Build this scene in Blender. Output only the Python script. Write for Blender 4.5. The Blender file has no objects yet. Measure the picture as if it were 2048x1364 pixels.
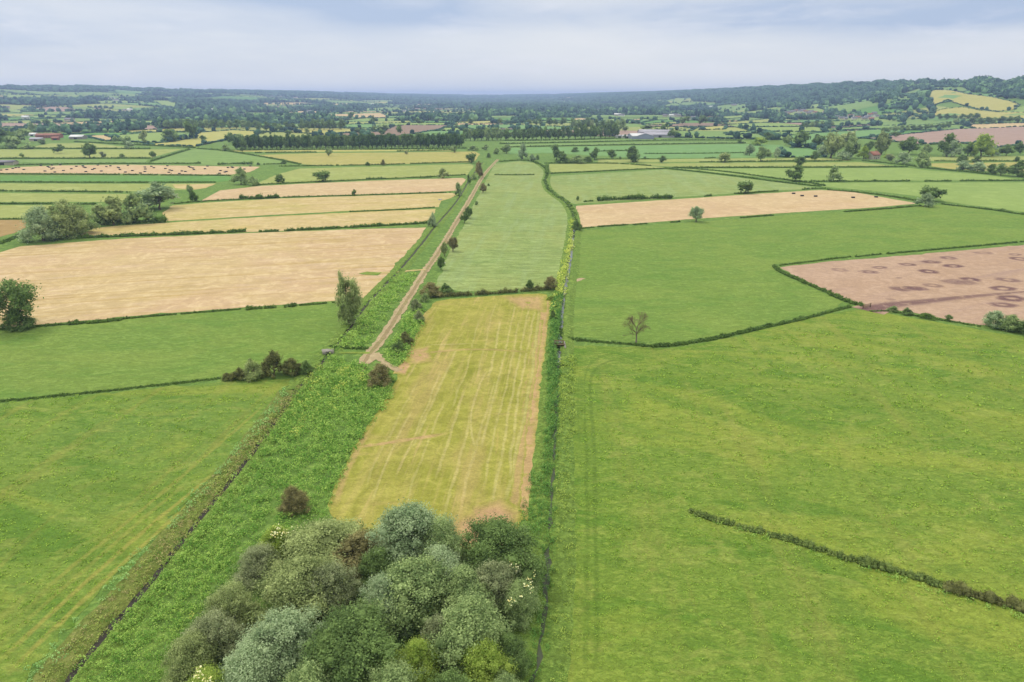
import bpy, bmesh, math, random
import numpy as np
from mathutils import Vector

C = bpy.context.scene.collection
scene = bpy.context.scene
H = 65.0
PITCH = math.radians(19.75)
F = 1365.33
SUN_EL, SUN_AZ = 52.0, -50.0          # azimuth measured from +Y towards +X
# ------------------------------------------------------------------ camera
cam_d = bpy.data.cameras.new('camera'); cam = bpy.data.objects.new('camera', cam_d); C.objects.link(cam)
cam_d.lens = 24.0; cam_d.sensor_width = 36.0; cam_d.clip_start = 1.0; cam_d.clip_end = 60000
cam.location = (0, 0, H); cam.rotation_euler = (math.pi/2 - PITCH, 0, 0)
scene.camera = cam
scene.view_settings.view_transform = 'Standard'; scene.view_settings.look = 'None'
scene.view_settings.exposure = 0.25; scene.view_settings.gamma = 1.0
scene.view_settings.use_curve_mapping = False

def lin(c):
    if isinstance(c, str):
        c = tuple(int(c[i:i+2], 16)/255 for i in (0, 2, 4))
    return tuple((x/12.92 if x <= .04045 else ((x+.055)/1.055)**2.4) for x in c)
class NT:
    """tiny node-tree helper"""
    def __init__(s, tree): s.t = tree; s.n = tree.nodes; s.l = tree.links
    def add(s, typ, **kw):
        nd = s.n.new(typ)
        for k, v in kw.items():
            if k.startswith('_'): nd.inputs[int(k[1:])].default_value = v
            else: setattr(nd, k, v)
        return nd
    def link(s, a, b, ai=0, bi=0): s.l.new(a.outputs[ai], b.inputs[bi])
    def math(s, op, a, b=None, c=None, clamp=False):
        nd = s.n.new('ShaderNodeMath'); nd.operation = op; nd.use_clamp = clamp
        for i, x in enumerate((a, b, c)):
            if x is None: continue
            if isinstance(x, (int, float)): nd.inputs[i].default_value = x
            else: s.l.new(x, nd.inputs[i])
        return nd.outputs[0]
    def mix(s, fac, a, b, typ='MIX'):
        nd = s.n.new('ShaderNodeMix'); nd.data_type = 'RGBA'; nd.blend_type = typ
        for k, x in ((0, fac), (6, a), (7, b)):
            if isinstance(x, (int, float)): nd.inputs[k].default_value = x
            elif isinstance(x, tuple): nd.inputs[k].default_value = (*x, 1)
            else: s.l.new(x, nd.inputs[k])
        return nd.outputs[2]
    def ramp(s, x, lo, hi):
        nd = s.n.new('ShaderNodeMapRange'); nd.interpolation_type = 'SMOOTHSTEP'
        s.l.new(x, nd.inputs[0]); nd.inputs[1].default_value = lo; nd.inputs[2].default_value = hi
        return nd.outputs[0]
    def mapping(s, vec, scale, rot=0.0, loc=(0, 0, 0)):
        nd = s.n.new('ShaderNodeMapping'); s.l.new(vec, nd.inputs[0])
        nd.inputs[1].default_value = loc; nd.inputs[2].default_value = (0, 0, rot); nd.inputs[3].default_value = scale
        return nd.outputs[0]
    def noise(s, vec, scale, detail=3, rough=.55, dist=0.0):
        nd = s.n.new('ShaderNodeTexNoise'); s.l.new(vec, nd.inputs['Vector'])
        nd.inputs['Scale'].default_value = scale; nd.inputs['Detail'].default_value = detail
        nd.inputs['Roughness'].default_value = rough; nd.inputs['Distortion'].default_value = dist
        return nd.outputs[0]

# ------------------------------------------------------------------ world: overcast cloud deck over a NISHITA sky
world = bpy.data.worlds.new('World'); scene.world = world; world.use_nodes = True
w = NT(world.node_tree); w.n.clear()
out = w.add('ShaderNodeOutputWorld'); bg = w.add('ShaderNodeBackground'); w.link(bg, out)
sky = w.add('ShaderNodeTexSky', sky_type='NISHITA', sun_disc=False)
sky.sun_elevation = math.radians(SUN_EL); sky.sun_rotation = math.radians(SUN_AZ)
tc = w.add('ShaderNodeTexCoord')
sep = w.add('ShaderNodeSeparateXYZ'); w.link(tc, sep)
v1 = w.mapping(tc.outputs[0], (1.6, 1.6, 8.0), loc=(2.3, .4, .9))
n1 = w.noise(v1, 1.35, 5, .55, .3)
v2 = w.mapping(tc.outputs[0], (4.5, 4.5, 20.0), loc=(5.3, 1.4, .2))
n2 = w.noise(v2, 1.5, 6, .6, .5)
f2 = w.ramp(n2, .50, .80)
# broad darker undersides of the cloud deck, by direction
ca = w.math('DIVIDE', sep.outputs[0], w.math('MAXIMUM', sep.outputs[1], .05)); ce = w.math('DIVIDE', sep.outputs[2], w.math('MAXIMUM', sep.outputs[1], .05))
def blob(a0, e0, sa, se, tilt=0.0):
    da = w.math('DIVIDE', w.math('SUBTRACT', ca, a0), sa)
    de = w.math('DIVIDE', w.math('SUBTRACT', w.math('SUBTRACT', ce, e0), w.math('MULTIPLY', w.math('SUBTRACT', ca, a0), tilt)), se)
    return w.math('EXPONENT', w.math('MULTIPLY', w.math('ADD', w.math('MULTIPLY', da, da), w.math('MULTIPLY', de, de)), -1.0))
dk = blob(-.66, .075, .30, .045); 
for b_ in ((.28, .102, .34, .018, .02), (.60, .115, .3, .03, .05), (-.15, .112, .12, .02, 0), (-.3, .135, .3, .02, 0)): dk = w.math('ADD', dk, blob(*b_), clamp=True)
dk = w.math('MULTIPLY', dk, w.math('MULTIPLY_ADD', w.ramp(n1, .32, .66), -.75, 1.25), clamp=True)
dk = w.math('ADD', dk, w.math('MULTIPLY', w.math('SUBTRACT', .62, n1), .9), clamp=True)
cl = w.mix(dk, lin('dbdde1'), lin('a8b8d2'))
cl = w.mix(w.math('MULTIPLY', f2, .6), cl, lin('dfe0e8'))
up = w.ramp(sep.outputs[2], .14, .75)
gain = w.math('MULTIPLY_ADD', up, 1.15, 1.0)
cl = w.mix(up, cl, (.80, .78, .70))
cg = w.n.new('ShaderNodeVectorMath'); cg.operation = 'SCALE'
w.l.new(cl, cg.inputs[0]); w.l.new(gain, cg.inputs[3])
sg = w.n.new('ShaderNodeVectorMath'); sg.operation = 'SCALE'
w.link(sky, sg); sg.inputs[3].default_value = .10
colw = w.mix(.90, sg.outputs[0], cg.outputs[0])
w.l.new(colw, bg.inputs[0]); bg.inputs[1].default_value = 1.0
# ------------------------------------------------------------------ sun (veiled)
sd = bpy.data.lights.new('sun', 'SUN'); sun = bpy.data.objects.new('sun', sd); C.objects.link(sun)
sd.energy = 1.5; sd.angle = math.radians(10); sd.color = (1, .92, .80)
sun.location = (0, 0, 400)
_e, _a = math.radians(SUN_EL), math.radians(SUN_AZ)
sun.rotation_euler = Vector((math.cos(_e)*math.sin(_a), math.cos(_e)*math.cos(_a), math.sin(_e))).to_track_quat('Z', 'Y').to_euler()

# ------------------------------------------------------------------ object helpers
def tag(o, label=None, cat=None, group=None, kind=None):
    if label: o['label'] = label
    if cat: o['category'] = cat
    if group: o['group'] = group
    if kind: o['kind'] = kind
    return o
def empty(name, loc, rz=0.0):
    o = bpy.data.objects.new(name, None); C.objects.link(o); o.location = loc; o.rotation_euler = (0, 0, rz)
    o.empty_display_size = .5
    return o
def link(name, me, parent=None, mat=None):
    o = bpy.data.objects.new(name, me); C.objects.link(o)
    if parent: o.parent = parent
    if mat:
        if len(me.materials) == 0: me.materials.append(mat)
        if me.materials[0] is not mat:
            o.material_slots[0].link = 'OBJECT'; o.material_slots[0].material = mat
    return o
def qmesh(name, V, Q, attr=None, mat=None, smooth=False):
    """fast all-quad mesh; attr = one float per face"""
    V = np.asarray(V, np.float32); Q = np.asarray(Q, np.int32)
    me = bpy.data.meshes.new(name)
    me.vertices.add(len(V)); me.vertices.foreach_set('co', V.ravel())
    me.loops.add(Q.size); me.loops.foreach_set('vertex_index', Q.ravel())
    me.polygons.add(len(Q)); me.polygons.foreach_set('loop_start', np.arange(0, Q.size, 4, dtype=np.int32))
    if smooth: me.polygons.foreach_set('use_smooth', np.ones(len(Q), bool))
    if attr is not None:
        a = me.attributes.new('v', 'FLOAT', 'FACE'); a.data.foreach_set('value', np.asarray(attr, np.float32))
    me.update(calc_edges=True)
    if mat: me.materials.append(mat)
    return me
class QB:
    """collects quads"""
    def __init__(s): s.V = []; s.Q = []; s.A = []; s.n = 0
    def add(s, V, Q, a=.5):
        V = np.asarray(V, float).reshape(-1, 3); Q = np.asarray(Q, int).reshape(-1, 4)
        s.V.append(V); s.Q.append(Q + s.n); s.n += len(V)
        s.A.append(np.full(len(Q), a, float) if np.isscalar(a) else np.asarray(a, float))
    def box(s, lo, hi, a=.5, rz=0, c=(0, 0, 0)):
        x0, y0, z0 = lo; x1, y1, z1 = hi
        V = np.array([(x0,y0,z0),(x1,y0,z0),(x1,y1,z0),(x0,y1,z0),(x0,y0,z1),(x1,y0,z1),(x1,y1,z1),(x0,y1,z1)], float)
        cs, sn = math.cos(rz), math.sin(rz)
        V = np.c_[V[:,0]*cs-V[:,1]*sn, V[:,0]*sn+V[:,1]*cs, V[:,2]] + np.array(c)
        s.add(V, [(0,3,2,1),(4,5,6,7),(0,1,5,4),(1,2,6,5),(2,3,7,6),(3,0,4,7)], a)
    def tube(s, P, R, k=6, a=.5):
        P = np.asarray(P, float); n = len(P); V = []
        for i in range(n):
            d = P[min(i+1, n-1)] - P[max(i-1, 0)]; d /= (np.linalg.norm(d) + 1e-9)
            u = np.cross(d, (0.31, .95, .1)); u /= (np.linalg.norm(u)+1e-9); v = np.cross(d, u)
            for j in range(k):
                t = 2*math.pi*j/k; V.append(P[i] + R[i]*(math.cos(t)*u + math.sin(t)*v))
        Q = [(i*k+j, i*k+(j+1) % k, (i+1)*k+(j+1) % k, (i+1)*k+j) for i in range(n-1) for j in range(k)]
        s.add(V, Q, a)
    def mesh(s, name, mat=None, smooth=False):
        return qmesh(name, np.concatenate(s.V), np.concatenate(s.Q), np.concatenate(s.A), mat, smooth)

# ------------------------------------------------------------------ picture <-> world
CP, SP = math.cos(PITCH), math.sin(PITCH)
def ray(px, py):
    u, v = (px-1024)/F, (682-py)/F
    return u, CP + v*SP, -SP + v*CP
def G(px, py, z=0.0):
    dx, dy, dz = ray(px, py); t = (z-H)/dz
    return dx*t, dy*t
def proj(x, y, z):
    """world -> picture, arrays"""
    dz = z - H; dep = y*CP - dz*SP; v = (y*SP + dz*CP)/dep; u = x/dep
    return 1024 + u*F, 682 - v*F, dep
def elev(px, py):
    dx, dy, dz = ray(px, py); return dz/math.hypot(dx, dy)
# terrain: flat moor, rising to hills on both sides.  tables over picture column at the horizon
TX = np.array([-600, 0, 200, 400, 500, 650, 800, 900, 1000, 1100, 1200, 1300, 1400, 1500, 1600, 1700, 1800, 1900, 2048, 2600], float)
TY = np.array([172, 174, 176, 182, 184, 186, 190, 191, 191.3, 190.5, 188.5, 187, 183.5, 179.5, 175, 171, 168, 168, 165, 162], float)
R0 = np.array([2300, 2300, 2400, 2500, 2700, 3200, 4200, 5200, 6000, 5600, 4200, 3400, 2900, 2500, 2250, 2050, 1850, 1650, 1550, 1500], float)
R1 = np.array([6500, 6500, 6700, 7000, 7600, 9000, 11000, 12500, 13000, 12000, 9500, 7800, 6500, 5600, 4900, 4300, 3700, 3200, 3000, 2900], float)
EL = np.array([elev(x, y) for x, y in zip(TX, TY)]); HT = H + EL*R1
def hgt(x, y):
    x = np.asarray(x, float); y = np.asarray(y, float); r = np.hypot(x, y)
    az = np.clip(np.arctan2(x, y), -1.0, 1.0); c = 1024 + F*np.tan(az)/CP
    r0 = np.interp(c, TX, R0); r1 = np.interp(c, TX, R1); ht = np.interp(c, TX, HT)
    t = np.clip((r-r0)/(r1-r0), 0, 1); s = t*t*(3-2*t)*.55 + .45*t**1.25*np.clip(t*4, 0, 1)
    nz = np.sin(x/310+1)*np.cos(y/270+.4) + .6*np.sin(x/150+y/190) + .5*np.sin(x/97-y/120+2)
    h = ht*(s + .055*nz*np.clip(t*5, 0, 1)*np.clip((1-t)*2.5, 0.12, 1))
    return np.maximum(h*np.where(r > r1, 1 - np.clip((r-r1)/9000, 0, .6), 1), 0)
def GT(px, py):
    """picture -> terrain"""
    dx, dy, dz = ray(px, py); n = math.hypot(dx, dy); last = 500.0
    x, y = (G(px, py) if dz < 0 else (0, 1e9))
    if math.hypot(x, y) < 1450: return x, y, 0.0
    rr = np.arange(1200, 16000, 12.0); X = dx/n*rr; Y = dy/n*rr; Z = H + dz/n*rr
    below = np.nonzero(hgt(X, Y) >= Z)[0]
    i = below[0] if len(below) else len(rr)-1
    return X[i], Y[i], float(hgt(X[i], Y[i]))
def pip(poly, x, y):
    """points in polygon, arrays"""
    x = np.asarray(x, float); y = np.asarray(y, float); inside = np.zeros(x.shape, bool); n = len(poly)
    for i in range(n):
        x1, y1 = poly[i]; x2, y2 = poly[(i+1) % n]
        if y1 == y2: continue
        c = ((y1 > y) != (y2 > y)) & (x < (x2-x1)*(y-y1)/(y2-y1) + x1); inside ^= c
    return inside
def wpath(pts, step=4.0, smooth=True):
    """picture polyline -> evenly spaced smooth world polyline (N,2)"""
    P = np.array([GT(*p)[:2] for p in pts])
    if smooth and len(P) > 2:
        for _ in range(2):
            Q = [P[0]]
            for a, b in zip(P[:-1], P[1:]): Q += [a*.75+b*.25, a*.25+b*.75]
            Q.append(P[-1]); P = np.array(Q)
    d = np.r_[0, np.cumsum(np.hypot(*np.diff(P, axis=0).T))]
    n = max(2, int(d[-1]/step)+1); s = np.linspace(0, d[-1], n)
    return np.c_[np.interp(s, d, P[:, 0]), np.interp(s, d, P[:, 1])]
def normals2(P):
    T = np.gradient(P, axis=0); T /= (np.hypot(*T.T)[:, None]+1e-9); return np.c_[-T[:, 1], T[:, 0]]
# ------------------------------------------------------------------ materials
ALB = .56
HAZE_D = 1.1e-4
LALB = 1.25
def alb(c): return tuple(min(x*ALB, .9) for x in lin(c))
def lalb(c): return tuple(min(x*LALB, .9) for x in lin(c))
def principled(t, col, rough=.9, bump=None, bstr=.3, bdist=.1, spec=.2):
    b = t.add('ShaderNodeBsdfPrincipled'); b.inputs['Roughness'].default_value = rough
    b.inputs['Specular IOR Level'].default_value = spec
    if isinstance(col, tuple): b.inputs['Base Color'].default_value = (*col, 1)
    else: t.l.new(col, b.inputs['Base Color'])
    if bump is not None:
        bp = t.add('ShaderNodeBump'); bp.inputs['Strength'].default_value = bstr; bp.inputs['Distance'].default_value = bdist
        t.l.new(bump, bp.inputs['Height']); t.l.new(bp.outputs[0], b.inputs['Normal'])
    o = t.add('ShaderNodeOutputMaterial'); t.link(b, o); return b
def newmat(name):
    m = bpy.data.materials.new(name); m.use_nodes = True; t = NT(m.node_tree); t.n.clear(); return m, t
def ground_mat(name, A, B, Cc, big=45, mid=5, fine=.7, stripes=(), amp=.22, bump=.5, tex=1.0, seed=0, patch=.55, ring=False, aniso=(1, 1), macro=()):
    """A main, B patch, Cc light streaks; stripes = [(angle, period, length, colour, lo, hi, strength)]"""
    m, t = newmat(name); g = t.add('ShaderNodeNewGeometry'); P = t.mapping(g.outputs[0], (1, 1, 1), loc=(seed*37.7, seed*19.1, seed*3.3))
    nb = t.noise(P, 1/big, 4, .6, .6); nm = t.noise(t.mapping(P, (aniso[0], aniso[1], 1), rot=.5), 1/mid, 5, .65, 1.2)
    nf = t.noise(t.mapping(P, (1, 1.5, 1), rot=.3), 1/fine, 4, .7, 1.5)
    col = t.mix(t.math('MULTIPLY', t.ramp(nb, .40, .62), patch), alb(A), alb(B))
    col = t.mix(t.math('MULTIPLY', t.ramp(nm, .48, .66), .5*tex), col, alb(Cc))
    for i, (sc_, mc, lo, hi, st, ax, an) in enumerate(macro):
        v = t.mapping(P, (1, 1, 1), rot=-an); v = t.mapping(v, (1/sc_/ax, 1/sc_, 1), loc=(i*11.3+3, i*5.1, 0))
        col = t.mix(t.math('MULTIPLY', t.ramp(t.noise(v, 1.0, 5, .62, .8), lo, hi), st), col, alb(mc))
    for i, (ang, per, leng, sc, lo, hi, st) in enumerate(stripes):
        ns = t.noise(t.mapping(P, (1/leng, 1/per, 1), rot=-ang, loc=(i*7.1, i*3.7, 0)), 1.0, 3, .55, .15)
        # rotate first: mapping scales before rotating in POINT mode, so use a two-step mapping
        t.n.remove(ns.node)
        v = t.mapping(P, (1, 1, 1), rot=-ang); v = t.mapping(v, (1/leng, 1/per, 1), loc=(i*7.1, i*3.7, 0))
        ns = t.noise(v, 1.0, 4, .6, .12)
        col = t.mix(t.math('MULTIPLY', t.ramp(ns, lo, hi), st), col, alb(sc))
    if ring:
        at = t.add('ShaderNodeAttribute', attribute_name='dark')
        nr = t.noise(P, 1/2.5, 4, .6)
        f = t.math('MULTIPLY', at.outputs['Fac'], t.ramp(nr, .22, .48), clamp=True)
        col = t.mix(t.math('MULTIPLY', f, .95), col, alb(ring))
    val = t.math('MULTIPLY_ADD', t.ramp(nf, .28, .72), amp*2.2, 1-amp*1.1)
    val = t.math('MULTIPLY', val, t.math('MULTIPLY_ADD', t.ramp(nm, .3, .7), amp*1.5, 1-amp*.75))
    vm = t.n.new('ShaderNodeVectorMath'); vm.operation = 'SCALE'; t.l.new(col, vm.inputs[0]); t.l.new(val, vm.inputs[3])
    hb = t.math('ADD', t.math('MULTIPLY', nf, .5), nm)
    principled(t, vm.outputs[0], .95, hb, bump, .35, .08)
    return m
def leaf_mat(name, dark, light, trans=.3, ns=.9):
    m, t = newmat(name); at = t.add('ShaderNodeAttribute', attribute_name='v'); oi = t.add('ShaderNodeObjectInfo')
    g = t.add('ShaderNodeNewGeometry')
    nz = t.noise(g.outputs[0], ns, 3); f = t.math('ADD', t.math('MULTIPLY_ADD', at.outputs['Fac'], 1.5, -.25), t.math('MULTIPLY_ADD', nz, 1.4, -.7)); 
    f = t.math('ADD', f, t.math('MULTIPLY_ADD', oi.outputs['Random'], .2, -.1), clamp=True)
    col = t.mix(f, lalb(dark), lalb(light))
    d = t.add('ShaderNodeBsdfDiffuse'); tr = t.add('ShaderNodeBsdfTranslucent'); mx = t.add('ShaderNodeMixShader')
    t.l.new(col, d.inputs[0]); t.l.new(col, tr.inputs[0]); mx.inputs[0].default_value = trans
    t.link(d, mx, 0, 1); t.link(tr, mx, 0, 2); o = t.add('ShaderNodeOutputMaterial'); t.link(mx, o); return m
def flat_mat(name, c, rough=.7, noise=.15, scale=1.0, spec=.3, metallic=0):
    m, t = newmat(name); g = t.add('ShaderNodeNewGeometry'); n = t.noise(g.outputs[0], scale, 4)
    v = t.math('MULTIPLY_ADD', n, noise*2, 1-noise); vm = t.n.new('ShaderNodeVectorMath'); vm.operation = 'SCALE'
    vm.inputs[0].default_value = lin(c) if False else alb(c); t.l.new(v, vm.inputs[3])
    b = principled(t, vm.outputs[0], rough, n, .15, .02, spec); b.inputs['Metallic'].default_value = metallic; return m
def wang(a, b):
    """world angle of the line through two picture points"""
    x0, y0 = G(*a); x1, y1 = G(*b); return math.atan2(y1-y0, x1-x0)
# ================================================================== STRUCTURE: ground, fields, tracks, water
rng = np.random.default_rng(5)
A_L = wang((100, 570), (700, 535)); A_M = wang((1040, 1000), (1090, 620)); A_MD = wang((690, 960), (860, 620))
A_T = wang((700, 590), (840, 460)); A_F = wang((0, 380), (400, 378)); A_P = wang((1200, 430), (1700, 395))
M = {}
M['verge'] = ground_mat('verge_grass', '77984a', '678c40', '93ac58', 30, 3, .8, amp=.22, bump=.8, seed=1)
MAC = [(10, '5f8c30', .48, .62, .62, 3.0, -.35), (26, 'a2b04c', .48, .64, .65, 2.2, -.25), (4.5, 'a6b25a', .52, .66, .5, 1.8, .2), (16, '72923a', .50, .66, .5, 3, -.5), (2.2, '6a8a38', .54, .68, .45, 2, .1)]
M['near_green'] = ground_mat('meadow_near', '83a042', '7a9a3e', '9cac50', 60, 1.6, .5, amp=.22, bump=.8, seed=2, ring='5e7c30', patch=.75, aniso=(1, 2.0), macro=MAC,
    stripes=[(wang((1190, 1000), (1175, 760)), 5, 60, 'a2a455', .50, .72, .35)])
M['pasture'] = ground_mat('pasture', '7a9a46', '859f4a', '90ab58', 34, 3, .9, amp=.16, macro=[(8, '6c9440', .5, .64, .5, 2.5, .1), (20, '8ea650', .48, .64, .5, 2, .1)], bump=.7, seed=3, patch=.7, aniso=(1, 2))
M['pasture_left'] = ground_mat('pasture_left', '84a246', '769a46', '98ac50', 40, 1.8, .5, amp=.2, macro=MAC, bump=.9, seed=4, ring='a9ab55', patch=.8, aniso=(1, 2),
    stripes=[(wang((90, 1320), (400, 985)), 5, 80, 'a5a352', .50, .68, .4)])
M['pale_meadow'] = ground_mat('pale_meadow', '93a962', '9eac64', 'adbf7e', 40, 5, 1.2, amp=.2, macro=[(10, '8aa65e', .5, .66, .5, 3, .1), (25, 'a6b46c', .5, .66, .5, 2, .1)], bump=.5, seed=5, patch=.8, aniso=(.5, 1.6),
    stripes=[(A_M, 5, 70, 'a2b880', .45, .7, .5)])
M['tan'] = ground_mat('cut_hay_stubble', 'd8c090', 'd9bb96', 'e4d0a8', 60, 7, 1.0, amp=.13, bump=.3, seed=6, patch=.8, macro=[(12, 'cdb67c', .52, .66, .5, 3, A_L), (6, 'e2c8ac', .54, .68, .5, 3, A_L)],
    stripes=[(A_L, 3.2, 90, 'c4aa6c', .50, .66, .75), (A_L, 1.6, 50, 'ecd6b0', .55, .75, .6)])
M['tan_yellow'] = ground_mat('cut_hay_yellow', 'd6c08c', 'cabd7a', 'dfcaa0', 55, 8, 1.2, amp=.12, bump=.3, seed=7, patch=.9, macro=[(14, 'c6b46a', .52, .66, .6, 4, A_L), (7, 'e0c6a0', .54, .68, .5, 3, A_L)],
    stripes=[(A_L+.02, 4, 120, 'bfb262', .52, .68, .6), (A_L, 2, 80, 'e3cb98', .5, .7, .5)])
M['tan_pink'] = ground_mat('cut_hay_pink', 'd8bf94', 'd7b994', 'e2cba6', 60, 8, 1.2, amp=.11, bump=.3, seed=8, patch=.7, macro=[(12, 'ceb484', .52, .66, .5, 4, A_P)],
    stripes=[(A_P, 4, 120, 'e6cda6', .5, .7, .5)])
M['mown'] = ground_mat('mown_meadow', 'a3a548', 'b0ac56', 'bab462', 18, 4, .8, amp=.17, bump=.5, seed=9, patch=.9, tex=.8, ring='cfaa82',
    stripes=[(A_M, 2.6, 45, 'cbb878', .56, .68, .8), (A_MD, 2.4, 30, 'c4b468', .60, .70, .6), (A_M, 5, 35, '93983a', .55, .7, .65), (A_M+1.57, 7, 26, 'c4b070', .62, .74, .45), (A_M, 1.1, 30, 'bcb266', .5, .66, .6), (A_M, 8, 60, 'c2ac70', .52, .68, .5)])
M['mown_line'] = ground_mat('mown_meadow_raked', 'a3a548', 'b0ac56', 'bab462', 18, 4, .8, amp=.17, bump=.5, seed=9, patch=.9, tex=.8, ring='d9cc92',
    stripes=[(A_M, 2.6, 45, 'cbb878', .56, .68, .8), (A_MD, 2.4, 30, 'c4b468', .60, .70, .6), (A_M, 5, 35, '93983a', .55, .7, .65), (A_M+1.57, 7, 26, 'c4b070', .62, .74, .45), (A_M, 1.1, 30, 'bcb266', .5, .66, .6), (A_M, 8, 60, 'c2ac70', .52, .68, .5)])
M['bare_edge'] = ground_mat('bare_mown_edge', 'd0a476', 'c69a68', 'd9b98c', 9, 2, .6, amp=.15, bump=.4, seed=10)
M['soil'] = ground_mat('dry_bare_soil', 'c5a890', 'bfa086', 'cfb49e', 50, 5, 1.2, amp=.10, bump=.3, seed=11, patch=.6, ring='74565a',
    stripes=[(A_P+.1, 5, 90, 'b2968a', .52, .72, .6)])
M['track'] = ground_mat('track_earth', 'c4b18c', 'b9a67e', 'd0bf9c', 12, 2, .5, amp=.14, bump=.4, seed=12)
M['rut'] = ground_mat('track_middle', 'a89672', '98985e', 'b0a078', 8, 1.5, .5, amp=.15, bump=.4, seed=13)
M['press'] = ground_mat('pressed_grass', '6e8c3c', '67883a', '7d9a46', 15, 2, .5, amp=.2, bump=.3, seed=14)
M['mud'] = ground_mat('ditch_mud', '5a4c38', '4c4030', '6b5a44', 6, 1, .4, amp=.2, bump=.5, seed=15)
M['yellow'] = ground_mat('yellow_grass_field', 'bdbc66', 'c6c278', 'cdca88', 70, 12, 2.5, amp=.07, bump=.2, seed=16, stripes=[(A_F, 7, 160, 'adb35a', .5, .68, .5)])
M['yellow_green'] = ground_mat('yellow_green_field', 'a5b164', 'afb76c', 'b9c27c', 70, 12, 2.5, amp=.08, bump=.2, seed=17, stripes=[(A_F, 7, 160, '9cb155', .5, .7, .5)])
M['gold'] = ground_mat('golden_field', 'bab568', 'aeb062', 'c8be7c', 60, 10, 2, amp=.07, bump=.2, seed=18, stripes=[(A_F, 6, 160, 'c8b87c', .5, .7, .5)])
M['green'] = ground_mat('green_field', '84a45a', '8eab60', '98b26a', 80, 12, 2.5, amp=.09, bump=.2, seed=19, stripes=[(A_F, 8, 180, '93b566', .5, .7, .5)])
M['bright'] = ground_mat('bright_green_field', '95af60', '9db564', 'a8bc70', 80, 12, 2.5, amp=.07, bump=.2, seed=20, stripes=[(A_F, 8, 180, 'a0be62', .5, .7, .5)])
M['deep'] = ground_mat('deep_green_field', '6f9f4e', '64984c', '7caa5a', 80, 12, 2.5, amp=.08, bump=.2, seed=21)
M['teal'] = ground_mat('bluish_green_crop', '82ab66', '7aa562', '8cb474', 90, 14, 3, amp=.07, bump=.2, seed=22, stripes=[(A_F, 9, 200, '76a262', .5, .7, .5)])
M['brown'] = ground_mat('brown_ploughland', 'a08a78', '98826f', 'aa9684', 90, 14, 3, amp=.06, bump=.2, seed=23)
M['pink'] = ground_mat('pink_brown_soil', 'b89e90', 'b09486', 'c0a89a', 90, 14, 3, amp=.06, bump=.2, seed=24)
M['tan_far'] = ground_mat('distant_hay', 'd6bf8e', 'd9bd92', 'dec9a0', 80, 14, 3, amp=.06, bump=.2, seed=25)
M['brown_left'] = ground_mat('brown_cut_strip', 'b59a66', 'a88c5c', 'bea678', 60, 9, 2, amp=.09, bump=.2, seed=26, stripes=[(A_F, 4, 120, '98874e', .5, .7, .5)])

def build_ground():
    # one sheet all round the camera, fine towards the view
    rr = np.unique(np.r_[0.0, 60, 150, 300, 500, 800, 1100, np.arange(1400, 7000, 65), np.arange(7000, 13500, 190), np.geomspace(13500, 17000, 6)])
    az = np.unique(np.r_[np.radians(np.arange(-180, -60, 10)), np.radians(np.arange(-60, 60.01, .8)), np.radians(np.arange(60, 180.1, 10))])
    R, A = np.meshgrid(rr, az, indexing='ij'); X = R*np.sin(A); Y = R*np.cos(A); Z = hgt(X, Y)
    n, k = R.shape; V = np.c_[X.ravel(), Y.ravel(), Z.ravel()]
    i, j = np.meshgrid(np.arange(n-1), np.arange(k-1), indexing='ij'); a = (i*k+j).ravel()
    Q = np.c_[a, a+1, a+k+1, a+k][:, ::-1]
    me = qmesh('ground', V, Q, mat=M['verge'], smooth=True)
    tag(link('ground', me), kind='structure')
build_ground()
_z = [0.03]; FZ = {}
NEARP = []
def field(name, pts, mat, jit=.35):
    P = np.array([G(*p) for p in pts]); Q = []
    for a, b in zip(P, np.roll(P, -1, axis=0)):
        L = math.hypot(*(b-a)); d = min(math.hypot(*a), math.hypot(*b)); st = max(1.2, d*.012)
        k = max(1, min(160, int(L/st))); nr = np.array([-(b-a)[1], (b-a)[0]])/(L+1e-9)
        for i in range(k):
            o = rng.normal(0, jit) if i else 0
            Q.append(a + (b-a)*i/k + nr*o)
    _z[0] += .0012; FZ[mat.name] = _z[0]
    me = bpy.data.meshes.new(name); n = len(Q)
    area = sum(Q[i][0]*Q[(i+1) % n][1]-Q[(i+1) % n][0]*Q[i][1] for i in range(n))
    if area < 0: Q = Q[::-1]
    me.from_pydata([(x, y, _z[0]) for x, y in Q], [], [list(range(n))]); me.materials.append(mat); me.update()
    NEARP.append(pts)
    return tag(link(name, me), kind='structure')
FARP = []
def far_field(name, pts, mat, off=None, grid=70):
    P = [GT(*p) for p in pts]; FARP.append(pts)
    bm = bmesh.new(); vs = [bm.verts.new((x, y, 0)) for x, y, z in P]; bm.faces.new(vs)
    xs = [p[0] for p in P]; ys = [p[1] for p in P]
    for ax, lo, hi in ((0, min(xs), max(xs)), (1, min(ys), max(ys))):
        g = max(grid, (hi-lo)/60)
        for c in np.arange(lo+g, hi, g):
            bmesh.ops.bisect_plane(bm, geom=bm.verts[:]+bm.edges[:]+bm.faces[:], plane_co=(c if ax == 0 else 0, c if ax else 0, 0), plane_no=(1, 0, 0) if ax == 0 else (0, 1, 0))
    xy = np.array([v.co[:2] for v in bm.verts]); z = hgt(xy[:, 0], xy[:, 1]); r = np.hypot(*xy.T)
    o = (.5 + np.maximum(r-1200, 0)/1400) if off is None else off
    for v, zz in zip(bm.verts, z+o): v.co.z = zz
    bmesh.ops.recalc_face_normals(bm, faces=bm.faces[:])
    if sum(f.normal.z for f in bm.faces) < 0: bmesh.ops.reverse_faces(bm, faces=bm.faces[:])
    me = bpy.data.meshes.new(name); bm.to_mesh(me); bm.free(); me.materials.append(mat)
    return tag(link(name, me), kind='structure')

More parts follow.
